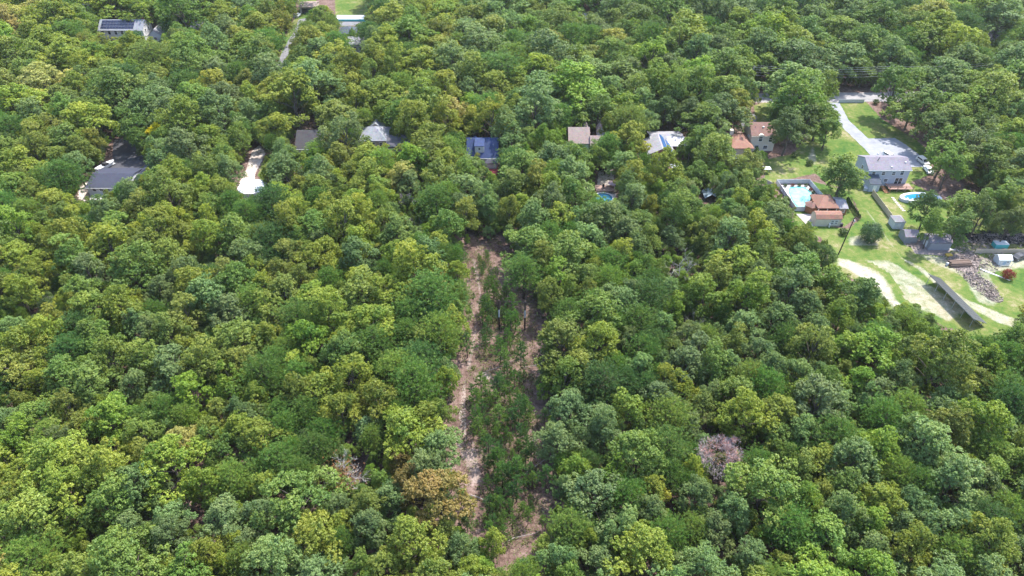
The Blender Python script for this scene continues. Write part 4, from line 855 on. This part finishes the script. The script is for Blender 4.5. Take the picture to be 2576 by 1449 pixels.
for P_ in OPEN: OPENMASK |= inpoly(GX, GY, P_)
YARDMASK = OPENMASK.copy()
for P_ in DEADOPEN: OPENMASK |= inpoly(GX, GY, P_)
NOBASE = [OPEN[0], [(1860, 228), (2430, 222), (2430, 262), (1860, 266)], [(2060, 240), (2330, 240), (2420, 470), (2576, 590), (2700, 600), (2700, 780), (2480, 880), (2200, 740), (2095, 665), (1990, 570), (1915, 470), (1915, 400), (2040, 330)], [(680, 190), (712, 118), (748, 35), (745, -30), (950, -30), (940, 66), (770, 70), (735, 110), (722, 190)], [(280, 350), (340, 345), (376, 420), (330, 450), (250, 450)], [(600, 500), (598, 460), (630, 380), (655, 360), (675, 385), (665, 500)]]
SUNK = [[gp(*q) for q in P_] for P_ in NOBASE]
def crown_open(x, y, r, s, zc=7.4, rz=3.7, mask=None):
    u, v, dep = proj(x, y, zc * s); a = math.atan2(CAM_H - zc * s, y); ru = r * FD / dep * 1.06; rv = math.hypot(rz * s * math.cos(a), r * math.sin(a)) * FD / dep * 1.06
    i0, i1 = int((v - rv + 40) / 4), int((v + rv + 40) / 4) + 1; j0, j1 = int((u - ru + 40) / 4), int((u + ru + 40) / 4) + 1
    i0, j0 = max(i0, 0), max(j0, 0); i1, j1 = min(i1, GX.shape[0]), min(j1, GX.shape[1])
    if i1 <= i0 or j1 <= j0: return 0, u, v, ru
    e = ((GX[i0:i1, j0:j1] - u) / ru) ** 2 + ((GY[i0:i1, j0:j1] - v) / rv) ** 2 < 1
    return ((OPENMASK if mask is None else mask)[i0:i1, j0:j1] & e).sum() / max(1, e.sum()), u, v, ru
def base_ok(x, y, m=0):
    for a, b, c, d in FOOT:
        if a < x < b and c < y < d: return False
    return not any(inpoly(np.array([x]), np.array([y]), P_)[0] for P_ in SUNK)

# ------------------------------------------------------------------ trees read off the photograph: crown centre, half width, colour (upper case P.. = pine)
HAND = """85 1410 72 S|165 1250 82 v|30 1270 48 o|271 1051 82 v|47 1110 60 v|457 1116 50 w|560 1128 56 g|590 969 60 v|490 987 58 v|307 786 56 y|472 792 66 o|254 880 60 g|171 951 56 g|755 804 58 P|755 951 46 P|696 910 42 P|717 1075 44 P|779 1040 46 P|702 1157 55 P|790 1128 46 P|348 904 34 b|336 969 40 b|637 1051 38 b|295 1145 52 y|377 1157 50 o|177 1122 46 t|35 1187 52 y|472 875 42 y|531 875 42 g|383 1016 40 g|118 810 46 y|24 822 46 b|65 1016 32 o|430 1300 56 b|335 1340 52 b|520 1400 50 y|590 1210 52 S|650 1290 50 b|610 1405 48 S|780 1345 84 y|640 1360 46 b|430 1425 42 y|240 1390 40 o|850 1275 48 b|930 1330 58 b|980 1240 48 b|1042 1355 76 y|1155 1385 48 b|900 1425 44 g|1105 1125 64 b|1015 1160 46 r|1105 1245 88 r|1030 1225 50 r|922 1075 34 l|1235 1365 38 y|1200 1440 48 y|1400 1400 58 b|1500 1420 55 b
1500 1245 88 b|1445 1185 50 v|1440 1030 72 b|1524 1099 56 b|1406 1110 54 b|1560 1350 66 b|1640 1300 52 b|1412 872 72 o|1470 915 66 o|1388 745 48 o|1318 690 52 P|1494 778 46 P|1424 786 40 P|1618 892 48 P|1571 963 46 Q|1583 1028 55 v|1680 1140 60 P|1640 1110 40 g|1878 1051 68 y|2055 1028 78 b|1878 827 58 b|1907 874 54 b|1831 874 46 o|1978 857 44 P|1836 916 42 b|1925 928 46 b|1996 939 46 b|2096 1105 62 P|2072 1158 56 y|1713 992 42 y|1671 957 42 y|1736 1075 38 b|1724 857 40 b|2102 810 52 v|2037 792 50 b|1819 757 36 y|2114 874 52 v|1966 1158 42 g|1740 1260 55 b|1680 1350 58 P|1840 1300 50 b|1900 1400 58 b|2010 1190 54 g|2110 1310 66 b|2220 1060 60 P|2312 1230 58 P|2250 1330 50 b|2400 1400 66 S|2470 1230 60 b|2530 1290 52 S|2200 1400 55 b|1638 715 40 P|1560 640 44 y|1600 560 46 g|1090 745 74 P|1050 970 72 P|1130 935 30 b|935 872 58 P|1150 690 38 y|600 715 62 g|480 690 44 b|230 690 54 b|60 640 60 y|360 640 48 o|140 850 50 y|560 1030 40 o|700 690 44 o|820 640 46 y|900 700 44 y|1000 650 46 v|1100 620 40 y
398 335 36 Y|470 370 62 b|520 430 48 g|170 350 60 g|60 420 60 y|690 320 48 y|720 425 58 b|640 250 44 y|830 270 40 b|870 330 34 P|920 400 50 y|1080 355 66 y|1060 270 46 l|880 430 44 y|1030 470 42 b|1170 470 56 b|1186 428 38 b|1340 290 66 b|1300 260 44 g|1390 350 34 v|1388 410 48 b|1452 434 42 g|1575 350 62 y|1590 450 48 y|1680 440 58 y|1760 225 58 g|1830 235 62 g|1860 160 60 v|1745 275 46 t|1660 205 24 g|1600 240 54 g|1530 230 44 b|1630 300 40 b|1780 350 44 g|1890 410 48 o|1870 480 44 g|1760 440 40 g
2015 258 74 g|2062 292 50 g|1985 325 56 t|2085 320 46 g|2030 300 46 t|2125 425 54 g|2120 455 40 t|2464 545 44 t|2540 562 44 t|2335 525 40 t|2345 575 38 g|2425 510 52 g|2500 500 58 g|2560 530 50 o|2410 570 40 t|2250 222 58 g|2300 262 54 g|2352 322 52 t|2390 420 46 g|2440 330 54 g|2296 205 50 g|2330 270 62 g|2400 300 60 g|2500 280 60 g|2440 220 50 g|2380 380 56 g|2500 400 60 g|1100 440 40 y|950 470 44 g|800 470 48 o|430 560 46 y|520 520 48 g|330 500 44 b|280 540 46 b|130 500 50 y|2540 860 50 g|2480 930 50 v|2300 860 44 v|2380 900 48 v|2200 800 40 v|2150 960 50 v|2260 960 52 b|2400 1010 56 b|2520 1080 56 b"""
TREES = []   # (species, x, y, r, s, tintkey, hand)
for row in HAND.replace('\n', '|').split('|'):
    if not row.strip(): continue
    u, v, rp, k = row.split(); u, v, rp = float(u), float(v), float(rp) * .92; s = 1.0
    for _ in range(4):
        x, y = gp(u, v, 7.4 * s); r = rp * proj(x, y, 7.4 * s)[2] / FD; s = (max(1.2, r) / 4.5) ** .6
    TREES.append(('pine' if k in 'PQS' else 'oak', x, y, r, s, k.lower() if k in 'PQS' else k, True))
cell = {}
def near(x, y, r, f):
    ci, cj = int(x // 12), int(y // 12)
    for i in (-1, 0, 1):
        for j in (-1, 0, 1):
            for a, b, c in cell.get((ci + i, cj + j), ()):
                if (a - x) ** 2 + (b - y) ** 2 < (f * (r + c)) ** 2: return True
    return False
def put(x, y, r): cell.setdefault((int(x // 12), int(y // 12)), []).append((x, y, r))
DEADS = [(1812, 1145, 70), (862, 1190, 66), (1715, 668, 44), (1750, 797, 30), (1046, 548, 20), (1028, 505, 26), (520, 657, 22), (110, 752, 34), (1640, 205, 20)]
for t in TREES: put(t[1], t[2], t[3])
for u, v, rp in DEADS:
    x, y = gp(u, v, 5); put(x, y, rp * proj(x, y, 5)[2] / FD * .9)
def tintpick(u, v):
    n = random.random() + .18 * math.sin(u * .006 + 1.3) + .18 * math.sin(v * .011 + u * .004)
    if u > 1500 and v < 520: ks = 'tggggbbvvy' if n < .8 else 'gvbyg'
    elif u < 1150: ks = 'bbggo' if n < .28 else 'yyoogvyyb' if n < .9 else 'yyoowy'
    else: ks = 'bbbbg' if n < .4 else 'gvvoybgo'
    return random.choice(ks)
def ypick(a, b):
    while True:
        y = random.uniform(a, b)
        if random.random() < (y * CP + 100) / (b * CP + 100): return y
def fill(tries, r0, sd_, lo, hi, f):
    for _ in range(tries):
        y = ypick(40, 485); hwid = .735 * (y * CP + 68) + 22; x = random.uniform(-hwid, hwid)
        r = min(hi, max(lo, random.gauss(r0, sd_)))
        r *= 1 + .66 * min(1, max(0, (y - 165) / 90)) * (1 if r0 > 4 else .6)
        u, v, dep = proj(x, y, 7)
        pp = .30 if (650 < u < 1750 and 620 < v < 1320) else .2 if (u > 1600 and v > 900) else .12
        pine = random.random() < pp
        if pine: r *= .82
        if near(x, y, r, f): continue
        s = (r / 4.5) ** .6 * random.uniform(.92, 1.1)
        fr, u, v, ru = crown_open(x, y, r, s)
        if fr > .05 or u < -130 or u > 2706 or v > 1580: continue
        if not base_ok(x, y): continue
        k = random.choice('ppqps') if pine else tintpick(u, v)
        TREES.append(('pine' if pine else 'oak', x, y, r, s, k, False)); put(x, y, r)
fill(26000, 4.9, 1.0, 3.4, 7.0, .56); fill(18000, 3.3, .5, 2.5, 4.2, .60); fill(20000, 2.3, .35, 1.6, 2.8, .57)
UNDER = []; ucell = {}
for _ in range(22000):
    y = ypick(42, 330); hwid = .735 * (y * CP + 68) + 10; x = random.uniform(-hwid, hwid); r = random.uniform(1.1, 2.1); q = (int(x // 2.8), int(y // 2.8))
    if q in ucell: continue
    s = random.uniform(.3, .48); fr, u, v, ru = crown_open(x, y, r, s, mask=YARDMASK)
    if fr > .04 or u < -100 or u > 2676 or v > 1540 or not base_ok(x, y): continue
    ucell[q] = 1; UNDER.append(('oak', x, y, r, s, random.choice('ggbotv'), False))
LM = [('the bare pinkish grey tree', 1812, 1145), ('the orange needled dead tree', 862, 1190), ('the pair of tall poles', 1290, 790), ('the bare forked grey tree', 1715, 668), ('the small bare twiggy tree', 1750, 797), ('the white antler shaped snag', 1046, 548), ('the big rusty brown oak', 1105, 1245), ('the straw yellow oak', 457, 1116), ('the pale mint oak', 922, 1075), ('the low left edge snag', 110, 752), ('the left bare treetop', 520, 657), ('the leaning utility pole', 2120, 600), ('the long solar array', 2400, 760), ('the vivid yellow oak', 398, 335), ('the navy roofed house', 270, 455), ('the blue roofed house', 1215, 375), ('the grey hip roof', 940, 340), ('the pink parasol', 1520, 490), ('the blue solar panels', 1665, 370), ('the cream house', 1920, 345), ('the white fenced pool', 2010, 485), ('the grey blue house', 2240, 435), ('the near clearing end', 1300, 1370), ('the sandy clearing middle', 1200, 945), ('the lower left corner', 60, 1440), ('the lower right corner', 2540, 1440), ('the white two storey house', 300, 75)]
ORD = 'nearest,second nearest,third nearest,fourth nearest,fifth nearest,sixth nearest,seventh nearest,eighth nearest,ninth nearest,tenth nearest'.split(',') + ['%dth nearest' % i for i in range(11, 60)]
protoobj = {}
def build_trees(sp, protos, name, words, cols, limit, gname):
    L_ = [t for t in TREES if t[0] == sp]; info = []
    for t in L_:
        fr, u, v, ru = crown_open(*t[1:5]); inside = -5 < u < 2581 and -5 < v < 1454
        info.append((0 if (inside and t[6]) else 1 if inside else 2, -ru, t, u, v))
    info.sort(key=lambda q: q[:2]); ind, rest = info[:limit], info[limit:]
    # one label each: colour, side of the closest landmark, order outwards
    lab = {}
    for i, (_, ru, t, u, v) in enumerate(ind):
        nm, lu, lv = min(LM, key=lambda q: (q[1] - u) ** 2 + (1.3 * (q[2] - v)) ** 2); dx, dy = u - lu, v - lv
        rel = ('right of' if dx > 0 else 'left of') if abs(dx) > 1.1 * abs(dy) else ('in front of' if dy > 0 else 'behind')
        lab.setdefault((words[t[5]], rel, nm), []).append((math.hypot(dx, dy), i))
    text = {}
    for (wd_, rel, nm), q in lab.items():
        q.sort()
        for j, (_, i) in enumerate(q): text[i] = '%s %s %s %s' % (wd_, sp, rel, nm) + ('' if len(q) == 1 else ', %s of %d' % (ORD[j], len(q)) if len(q) > 1 else '')
    first = {}
    for i, (_, ru, t, u, v) in enumerate(ind):
        k = (i * 7 + int(abs(t[1]) * 3)) % len(protos); cr, tr = protos[k]; c = cols[t[5]]; j = random.uniform(.86, 1.14); c = tuple(max(0.005, x * j * random.uniform(.94, 1.06)) for x in c)
        root = thing(name, text[i], 'tree', (t[1], t[2], 0), random.uniform(0, 6.28), gname); q = t[3] / 4.5; root.scale = (q * random.uniform(.9, 1.14), q * random.uniform(.9, 1.14), t[4] * random.uniform(.9, 1.18)); root.rotation_euler = (random.uniform(-.06, .06), random.uniform(-.06, .06), root.rotation_euler[2])
        if sp == 'pine': root.scale = (t[3] / 3.5, t[3] / 3.5, t[4] * 1.02)
        o = link('crown', cr, root); o.color = (*c, 1); p = link('trunk', tr, root)
        first.setdefault(k, (o, p))
    if sp == 'oak': rest = rest + [(9, 0, t, 0, 0) for t in UNDER]
    if rest: forest(sp + '_forest', rest, sp, first, cols, 'leaf_far' if sp == 'oak' else 'needle_far')
def forest(name, rest, sp, first, cols, lm):
    n = len(rest); me = bpy.data.meshes.new(name); me.from_pydata([(q[2][1], q[2][2], 0) for q in rest], [], []); ks = sorted(first)
    pick = [ks[random.randrange(len(ks))] for _ in rest]; rot = [random.uniform(0, 6.28) for _ in rest]; scl, tint = [], []
    for q in rest:
        t = q[2]; a = t[3] / (4.5 if sp == 'oak' else 3.5); scl += [a * random.uniform(.9, 1.14), a * random.uniform(.9, 1.14), t[4] * random.uniform(.9, 1.18)]; j = random.uniform(.84, 1.16); tint += [x * j * random.uniform(.93, 1.07) for x in cols[t[5]]] + [1]
    for nm, ty, dat, key in (('pick', 'INT', pick, 'value'), ('rot', 'FLOAT', rot, 'value'), ('scl', 'FLOAT_VECTOR', scl, 'vector'), ('tint', 'FLOAT_COLOR', tint, 'color')):
        a = me.attributes.new(nm, ty, 'POINT'); a.data.foreach_set(key, dat)
    o = link(name, me); o['kind'] = 'stuff'; o['label'] = 'distant %s trees of the closed forest canopy' % sp
    ng = bpy.data.node_groups.new(name, 'GeometryNodeTree'); ng.interface.new_socket('Geometry', in_out='INPUT', socket_type='NodeSocketGeometry'); ng.interface.new_socket('Geometry', in_out='OUTPUT', socket_type='NodeSocketGeometry')
    N = ng.nodes; gi = N.new('NodeGroupInput'); go_ = N.new('NodeGroupOutput'); jn = N.new('GeometryNodeJoinGeometry'); ln = ng.links.new
    def attr(nm, ty):
        a = N.new('GeometryNodeInputNamedAttribute'); a.data_type = ty; a.inputs['Name'].default_value = nm; return [x for x in a.outputs if x.enabled and x.name == 'Attribute'][0]
    ap, ar, asc = attr('pick', 'INT'), attr('rot', 'FLOAT'), attr('scl', 'FLOAT_VECTOR'); cx_ = N.new('ShaderNodeCombineXYZ'); ln(ar, cx_.inputs[2]); er = N.new('FunctionNodeEulerToRotation'); ln(cx_.outputs[0], er.inputs[0])
    for k in ks:
        cr, tr = first[k]; oi = N.new('GeometryNodeObjectInfo'); oi.inputs['Object'].default_value = cr; sm = N.new('GeometryNodeSetMaterial'); sm.inputs['Material'].default_value = M[lm]; ln(oi.outputs['Geometry'], sm.inputs['Geometry'])
        oj = N.new('GeometryNodeObjectInfo'); oj.inputs['Object'].default_value = tr
        cmp_ = N.new('FunctionNodeCompare'); cmp_.data_type = 'INT'; cmp_.operation = 'EQUAL'; ii = [x for x in cmp_.inputs if x.enabled]; ln(ap, ii[0]); ii[1].default_value = k
        for src in (sm.outputs[0], oj.outputs['Geometry']):
            ip = N.new('GeometryNodeInstanceOnPoints'); ln(gi.outputs[0], ip.inputs['Points']); ln(cmp_.outputs[0], ip.inputs['Selection']); ln(src, ip.inputs['Instance']); ln(er.outputs[0], ip.inputs['Rotation']); ln(asc, ip.inputs['Scale']); ln(ip.outputs[0], jn.inputs[0])
    ln(jn.outputs[0], go_.inputs[0]); md = o.modifiers.new('forest', 'NODES'); md.node_group = ng
build_trees('oak', OAK, 'oak_tree', TW, T, 300, 'oaks of the forest'); build_trees('pine', PINE, 'pine_tree', TPW, TP, 300, 'pines of the forest')

# ------------------------------------------------------------------ dead and bare trees
def bare(label, u, v, rp, seed, zc=5.5, name='dead_tree', **kw):
    x, y = gp(u, v, zc); r = rp * proj(x, y, zc)[2] / FD; me, tw, ends = bare_proto(seed, **kw); t = thing(name, label, 'tree', (x, y, 0), random.uniform(0, 6.28), 'dead and bare trees'); R_ = float(np.percentile([math.hypot(e[0][0], e[0][1]) for e in ends], 92)) + .4
    q = r / R_; t.scale = (q, q, max(.8, min(1.3, q))); link('branches', me, t)
    return t, tw
t, tw = bare('rounded bare tree full of fine pinkish grey twigs', 1812, 1142, 58, 41, R_=4.2, H=10.5, levels=5, m='twig_pink', twigs=10000, r0=.22, fork=.22)
Q, P = tw; red = (P[:, 2] > np.percentile(P[:, 2], 72)) & (rng.random(len(P)) < .55); link('twigs', quads_mesh('twigs', Q[~red], 'twig_pink', None, 3), t); link('twig_tips', quads_mesh('twig_tips', Q[red], 'red_twig', None, 3), t)
t, tw = bare('half dead tree with bare white branches and orange needles', 862, 1186, 64, 43, zc=7.5, R_=4.2, H=11, levels=4, twigs=500, r0=.13, fork=.35)
C = np.array([[rng.normal(0, 2.0) - 1.2, rng.normal(0, 1.5), rng.uniform(4.2, 7.6)] for _ in range(280)]); link('orange_needles', quads_mesh('orange_needles', needle_tufts(C, unit(rng.normal(size=C.shape) + np.array([0, 0, .3])), rng, 12, (.2, .42), .034), 'orange_needle', None, 3), t)
link('twigs', quads_mesh('twigs', tw[0], 'dead_wood', None, 3), t)
bare('tall bare tree with pale forked grey branches', 1715, 662, 46, 45, zc=8, R_=3.6, H=14, levels=5, r0=.24, fork=.35); bare('small bare twiggy tree among green oaks right of centre', 1750, 797, 30, 47, H=9, levels=5, r0=.13)
bare('white antler shaped snag standing before the dark tree', 1046, 552, 22, 49, H=8, levels=3, r0=.2, fork=.35); t, tw = bare('slender purple grey bare tree behind the white snag', 1028, 500, 26, 51, H=11, R_=3, levels=5, m='twig_pink', twigs=900, r0=.16); link('twigs', quads_mesh('twigs', tw[0], 'twig_pink', None, 3), t)
bare('bare dead treetop poking out of the dense left forest', 520, 655, 22, 53, H=8.5, levels=3, r0=.18); bare('low bare snag in yellow green foliage near the left edge', 110, 752, 30, 55, H=8, levels=4, r0=.15); bare('pale half bare tree behind the blue solar panelled house', 1640, 205, 20, 57, H=13, levels=4, r0=.16); bare('tiny white snag above the half dead orange needled tree', 845, 1015, 17, 59, H=8, levels=3, r0=.14); bare('grey bare tree at the top right edge', 2500, 95, 34, 61, H=13, levels=5, m='twig_pink', r0=.2); bare('bare dead sapling in the dark gap right of the clearing', 1590, 1120, 22, 63, H=7, levels=3, r0=.1)
def fallen(label, u, v, l, rz, seed, r0=.12):
    r = np.random.default_rng(seed); t = MB(); pts = [(-l / 2 + l * k / 5, r.normal(0, .12 * l / 6), .25 + .12 * k + r.normal(0, .05)) for k in range(6)]; t.tube(pts, [r0 * (1 - .14 * k) for k in range(6)], 6)
    for k in range(2, 6):
        for _ in range(3 if r0 > .1 else 1):
            d = unit(np.array([.6, r.normal(0, .8), abs(r.normal(.2, .5))])); e = np.array(pts[k]) + d * r.uniform(.6, 1.6) * l / 7; t.tube([pts[k], tuple(e)], [r0 * .35, .012], 3, False)
    o = link('fallen_tree', t.mesh('fallen_tree', 'dead_wood'), None, (*gp(u, v), 0), (0, 0, rz)); tag(o, label, 'fallen tree', 'fallen trees'); return o
fallen('fallen tree with dark roots at lower right of the bare pinkish tree', 1985, 1372, 6, .5, 71, .16); fallen('tangle of grey fallen branches at the lower right', 2345, 1345, 6, .3, 72, .16); fallen('fallen grey tree showing between oaks right of the pinkish tree', 2080, 1240, 6.5, 1.2, 73, .15)
fallen('thin fallen trunk crossing the right wheel track, upper of two', 1358, 1105, 7, .5, 74, .08); fallen('thin fallen trunk crossing the right wheel track, lower of two', 1352, 1175, 6, .6, 75, .08); fallen('fallen pole leaning across the litter at the left of the near clearing', 1222, 1265, 6, -.5, 76, .1); fallen('curved fallen branch at the near end of the clearing', 1320, 1352, 6, .3, 77, .07); fallen('short fallen branch in the middle of the clearing', 1340, 925, 5, .1, 78, .06); fallen('grey branch on the pale sandy patch of the clearing', 1235, 935, 4, .4, 79, .06)

# ------------------------------------------------------------------ young pines in the clearing
STRIP = [gp(*p) for p in [(1200, 655), (1225, 640), (1250, 700), (1285, 770), (1306, 830), (1318, 900), (1326, 1000), (1332, 1100), (1338, 1180), (1342, 1300), (1280, 1392), (1218, 1350), (1222, 1200), (1190, 1110), (1184, 1040), (1215, 985), (1262, 960), (1262, 925), (1215, 900), (1210, 800), (1222, 760)]]
xs_ = [p[0] for p in STRIP]; ys_ = [p[1] for p in STRIP]; n = 0; SP_ = []
while len(SP_) < 185 and n < 20000:
    n += 1; x, y = random.uniform(min(xs_), max(xs_)), random.uniform(min(ys_), max(ys_))
    if not inpoly(np.array([x]), np.array([y]), STRIP)[0] or any((a - x) ** 2 + (b - y) ** 2 < .9 for a, b in SP_) or any(abs(x - a) < 1.6 and -7 < y - b < 1 for a, b in (p1, p2)): continue
    SP_.append((x, y))
for u, v in ((1190, 700), (1192, 760), (1180, 800), (1262, 655), (1345, 760), (1335, 1060), (1372, 1240), (1365, 1330), (1200, 1330), (1180, 860), (1188, 1005), (1176, 900), (1160, 880)): SP_.append(gp(u, v))
bands = {}
for i, (x, y) in enumerate(SP_):
    u, v, _ = proj(x, y, 0); zone = 'beyond the tall poles' if v < 740 else 'just behind the tall poles' if v < 800 else 'around the tall poles' if v < 860 else 'just before the tall poles' if v < 930 else 'by the sandy patch' if v < 1010 else 'below the sandy patch' if v < 1120 else 'towards the near end' if v < 1220 else 'at the near end'
    mid = 1225 + (v - 640) * .07; side = 'left' if u < mid else 'middle' if u < mid + 38 else 'right'; h_ = random.uniform(.45, .9) if v < 740 else random.choice((random.uniform(.5, 1.1), random.uniform(.9, 1.8))) if v < 1290 else random.uniform(.6, 1.3); bands.setdefault((zone, side), []).append((-v, x, y, h_))
for (zone, side), q_ in bands.items():
    q_.sort()
    for j, (_, x, y, h_) in enumerate(q_):
        tall = 'tall slender' if h_ > 1.1 else 'short bushy'; lb = '%s young pine %s, %s of the strip%s' % (tall, zone, side, '' if len(q_) == 1 else ', %s from front' % ('first', 'second', 'third', 'fourth', 'fifth', 'sixth', 'seventh', 'eighth', 'ninth', 'tenth', 'eleventh', 'twelfth', 'thirteenth', 'fourteenth', 'fifteenth', 'sixteenth', 'seventeenth', 'eighteenth', 'nineteenth', 'twentieth')[min(j, 19)]); cr, tr = SAP[random.randrange(5)]; root = thing('pine_sapling', lb, 'young pine', (x, y, 0), random.uniform(0, 6.28), 'young pines in the brush clearing'); q = h_ * random.uniform(.9, 1.35); root.scale = (q, q, h_ * 1.1)
        o = link('crown', cr, root); c = random.choice(((.095, .19, .045), (.07, .145, .045), (.125, .21, .05))); o.color = (*c, 1); link('trunk', tr, root)
# clipped evergreens along the sandy track, shrubs in the pool yard, the red shrub
def shrub_mesh(seed, n, rx, rz, leaf, cone=False):
    r = np.random.default_rng(seed); d = unit(r.normal(size=(n, 3)) + np.array([0, 0, .35])); rr = r.uniform(.6, 1.05, n)[:, None] * (1 + .18 * np.sin(d[:, :1] * 5 + seed) * np.cos(d[:, 1:2] * 4))
    P = d * rr * np.array([rx, rx, rz]) + np.array([0, 0, rz * .95])
    if cone: f = np.clip(1.15 - P[:, 2] / (2 * rz), .12, 1); P[:, 0] *= f; P[:, 1] *= f
    return quads_mesh('foliage', leaf_quads(P, unit(d + r.normal(size=d.shape) * .5), r.uniform(.6, 1.2, n) * leaf, r), 'leaf', np.clip(.5 + r.normal(0, .12, n), .15, .95))
stem = MB().tube([(0, 0, 0), (0, 0, .9)], .05, 5).mesh('stem', 'bark')
cone = shrub_mesh(5, 420, .6, .95, .1, True); om = 'first second third fourth fifth sixth seventh eighth ninth tenth eleventh twelfth'.split()
for i in range(12):
    f = i / 11; t = thing('evergreen_shrub', 'small cone shaped evergreen beside the sandy track, %s from the big tree' % om[i], 'shrub', (*gp(2130 + 30 * f, 507 + 46 * f), 0), i * 1.1, 'row of small evergreens along the sandy track'); o = link('foliage', cone, t); o.color = (.03, .07, .025, 1); link('stem', stem, t); t.scale = (.9, .9, random.uniform(.85, 1.05))
ball = [shrub_mesh(6 + k, 520, .8, .6, .11) for k in range(2)]
BS = [(1975, 470, 'inside the white fence along its top, leftmost'), (1993, 469, 'inside the white fence along its top, second from left'), (2010, 469, 'inside the white fence along its top, third from left'), (2027, 469, 'inside the white fence at its top right corner'), (2038, 480, 'inside the right fence, highest of four'), (2045, 488, 'inside the right fence, second from top'), (2053, 497, 'inside the right fence, third from top'), (2062, 506, 'inside the right fence, lowest of four'), (1978, 508, 'outside the left side of the fenced pool'), (1998, 395, 'on the shaded green lawn by the leafy tree'), (2035, 415, 'on the sandy ground below the leafy tree'), (2202, 262, 'near the white roadside fence'), (2120, 590, 'below the cream shed')]
for i, (u, v, w_) in enumerate(BS):
    t = thing('bush', 'small green bush ' + w_, 'bush', (*gp(u, v), .06 if i < 8 else 0), i, 'small bushes about the gardens'); o = link('foliage', ball[i % 2], t); o.color = ((.045, .08, .03, 1), (.16, .06, .05, 1), (.06, .1, .03, 1))[i % 3 if i < 8 else 2]; link('stem', stem, t); q = .75 if i < 8 else 1.5; t.scale = (q, q, q)
t = thing('shrub', 'dense dark rounded shrub tree beside the leaning utility pole', 'shrub', (*gp(2186, 606), 0)); o = link('foliage', shrub_mesh(19, 5200, 2.9, 2.7, .17), t); o.color = (.075, .14, .06, 1); link('stem', stem, t)
t = thing('red_shrub', 'round dark red shrub on the sand below the white playhouse', 'shrub', (*gp(2531, 700), 0)); o = link('foliage', shrub_mesh(9, 1500, 1.6, 1.25, .13), t); o.color = (.2, .035, .03, 1); link('stem', stem, t)
V, A = [], []
for _ in range(4200):
    x, y = random.uniform(min(SUNK[0], key=lambda q: q[0])[0], max(SUNK[0], key=lambda q: q[0])[0]), random.uniform(min(SUNK[0], key=lambda q: q[1])[1], max(SUNK[0], key=lambda q: q[1])[1])
    if not inpoly(np.array([x]), np.array([y]), SUNK[0])[0]: continue
    u, v, _ = proj(x, y, 0); ins = inpoly(np.array([x]), np.array([y]), STRIP)[0]
    if random.random() > (.8 if ins else   .5 if u > 1290 else .3): continue
    k = 14; hh = random.uniform(.25, 1.1); P = np.array([x, y, 0]) + rng.normal(size=(k, 3)) * np.array([.42, .42, 0]) + np.array([0, 0, 1]) * rng.uniform(.05, hh, (k, 1)); V.append(leaf_quads(P, unit(rng.normal(size=(k, 3)) * .7 + np.array([0, 0, .8])), rng.uniform(.08, .2, k), rng, .4)); A.append(np.clip(rng.normal(.5, .16, k), .1, .95))
o = link('brush', quads_mesh('brush', np.concatenate(V), 'leaf', np.concatenate(A))); o.color = (.15, .185, .06, 1); o['kind'] = 'stuff'; o['label'] = 'low green brush growing over the clearing'
# undergrowth: huckleberry and leaf clumps on the forest floor
n_cl, V, A = 8000, [], []
for _ in range(n_cl):
    y = ypick(45, 330); hwid = .735 * (y * CP + 68) + 8; x = random.uniform(-hwid, hwid)
    if any(inpoly(np.array([x]), np.array([y]), P_)[0] for P_ in SUNK[:5] if P_ is not SUNK[0]) or (inpoly(np.array([x]), np.array([y]), SUNK[0])[0] and random.random() < .45): continue
    if not base_ok(x, y) and random.random() < .8 and not inpoly(np.array([x]), np.array([y]), SUNK[0])[0]: continue
    k = 17; hh = random.uniform(.2, .9); P = np.array([x, y, 0]) + rng.normal(size=(k, 3)) * np.array([.45, .45, 0]) + np.array([0, 0, 1]) * rng.uniform(.05, hh, (k, 1)); V.append(leaf_quads(P, unit(rng.normal(size=(k, 3)) * .6 + np.array([0, 0, 1])), rng.uniform(.12, .24, k), rng)); A.append(np.clip(rng.normal(.45, .14, k), .1, .95))
o = link('undergrowth', quads_mesh('undergrowth', np.concatenate(V), 'leaf', np.concatenate(A))); o.color = (.1, .125, .04, 1); o['kind'] = 'stuff'; o['label'] = 'low shrubs and ferns on the forest floor'
print('TREES', len(TREES), sum(t[0] == 'pine' for t in TREES), 'objects', len(bpy.data.objects))
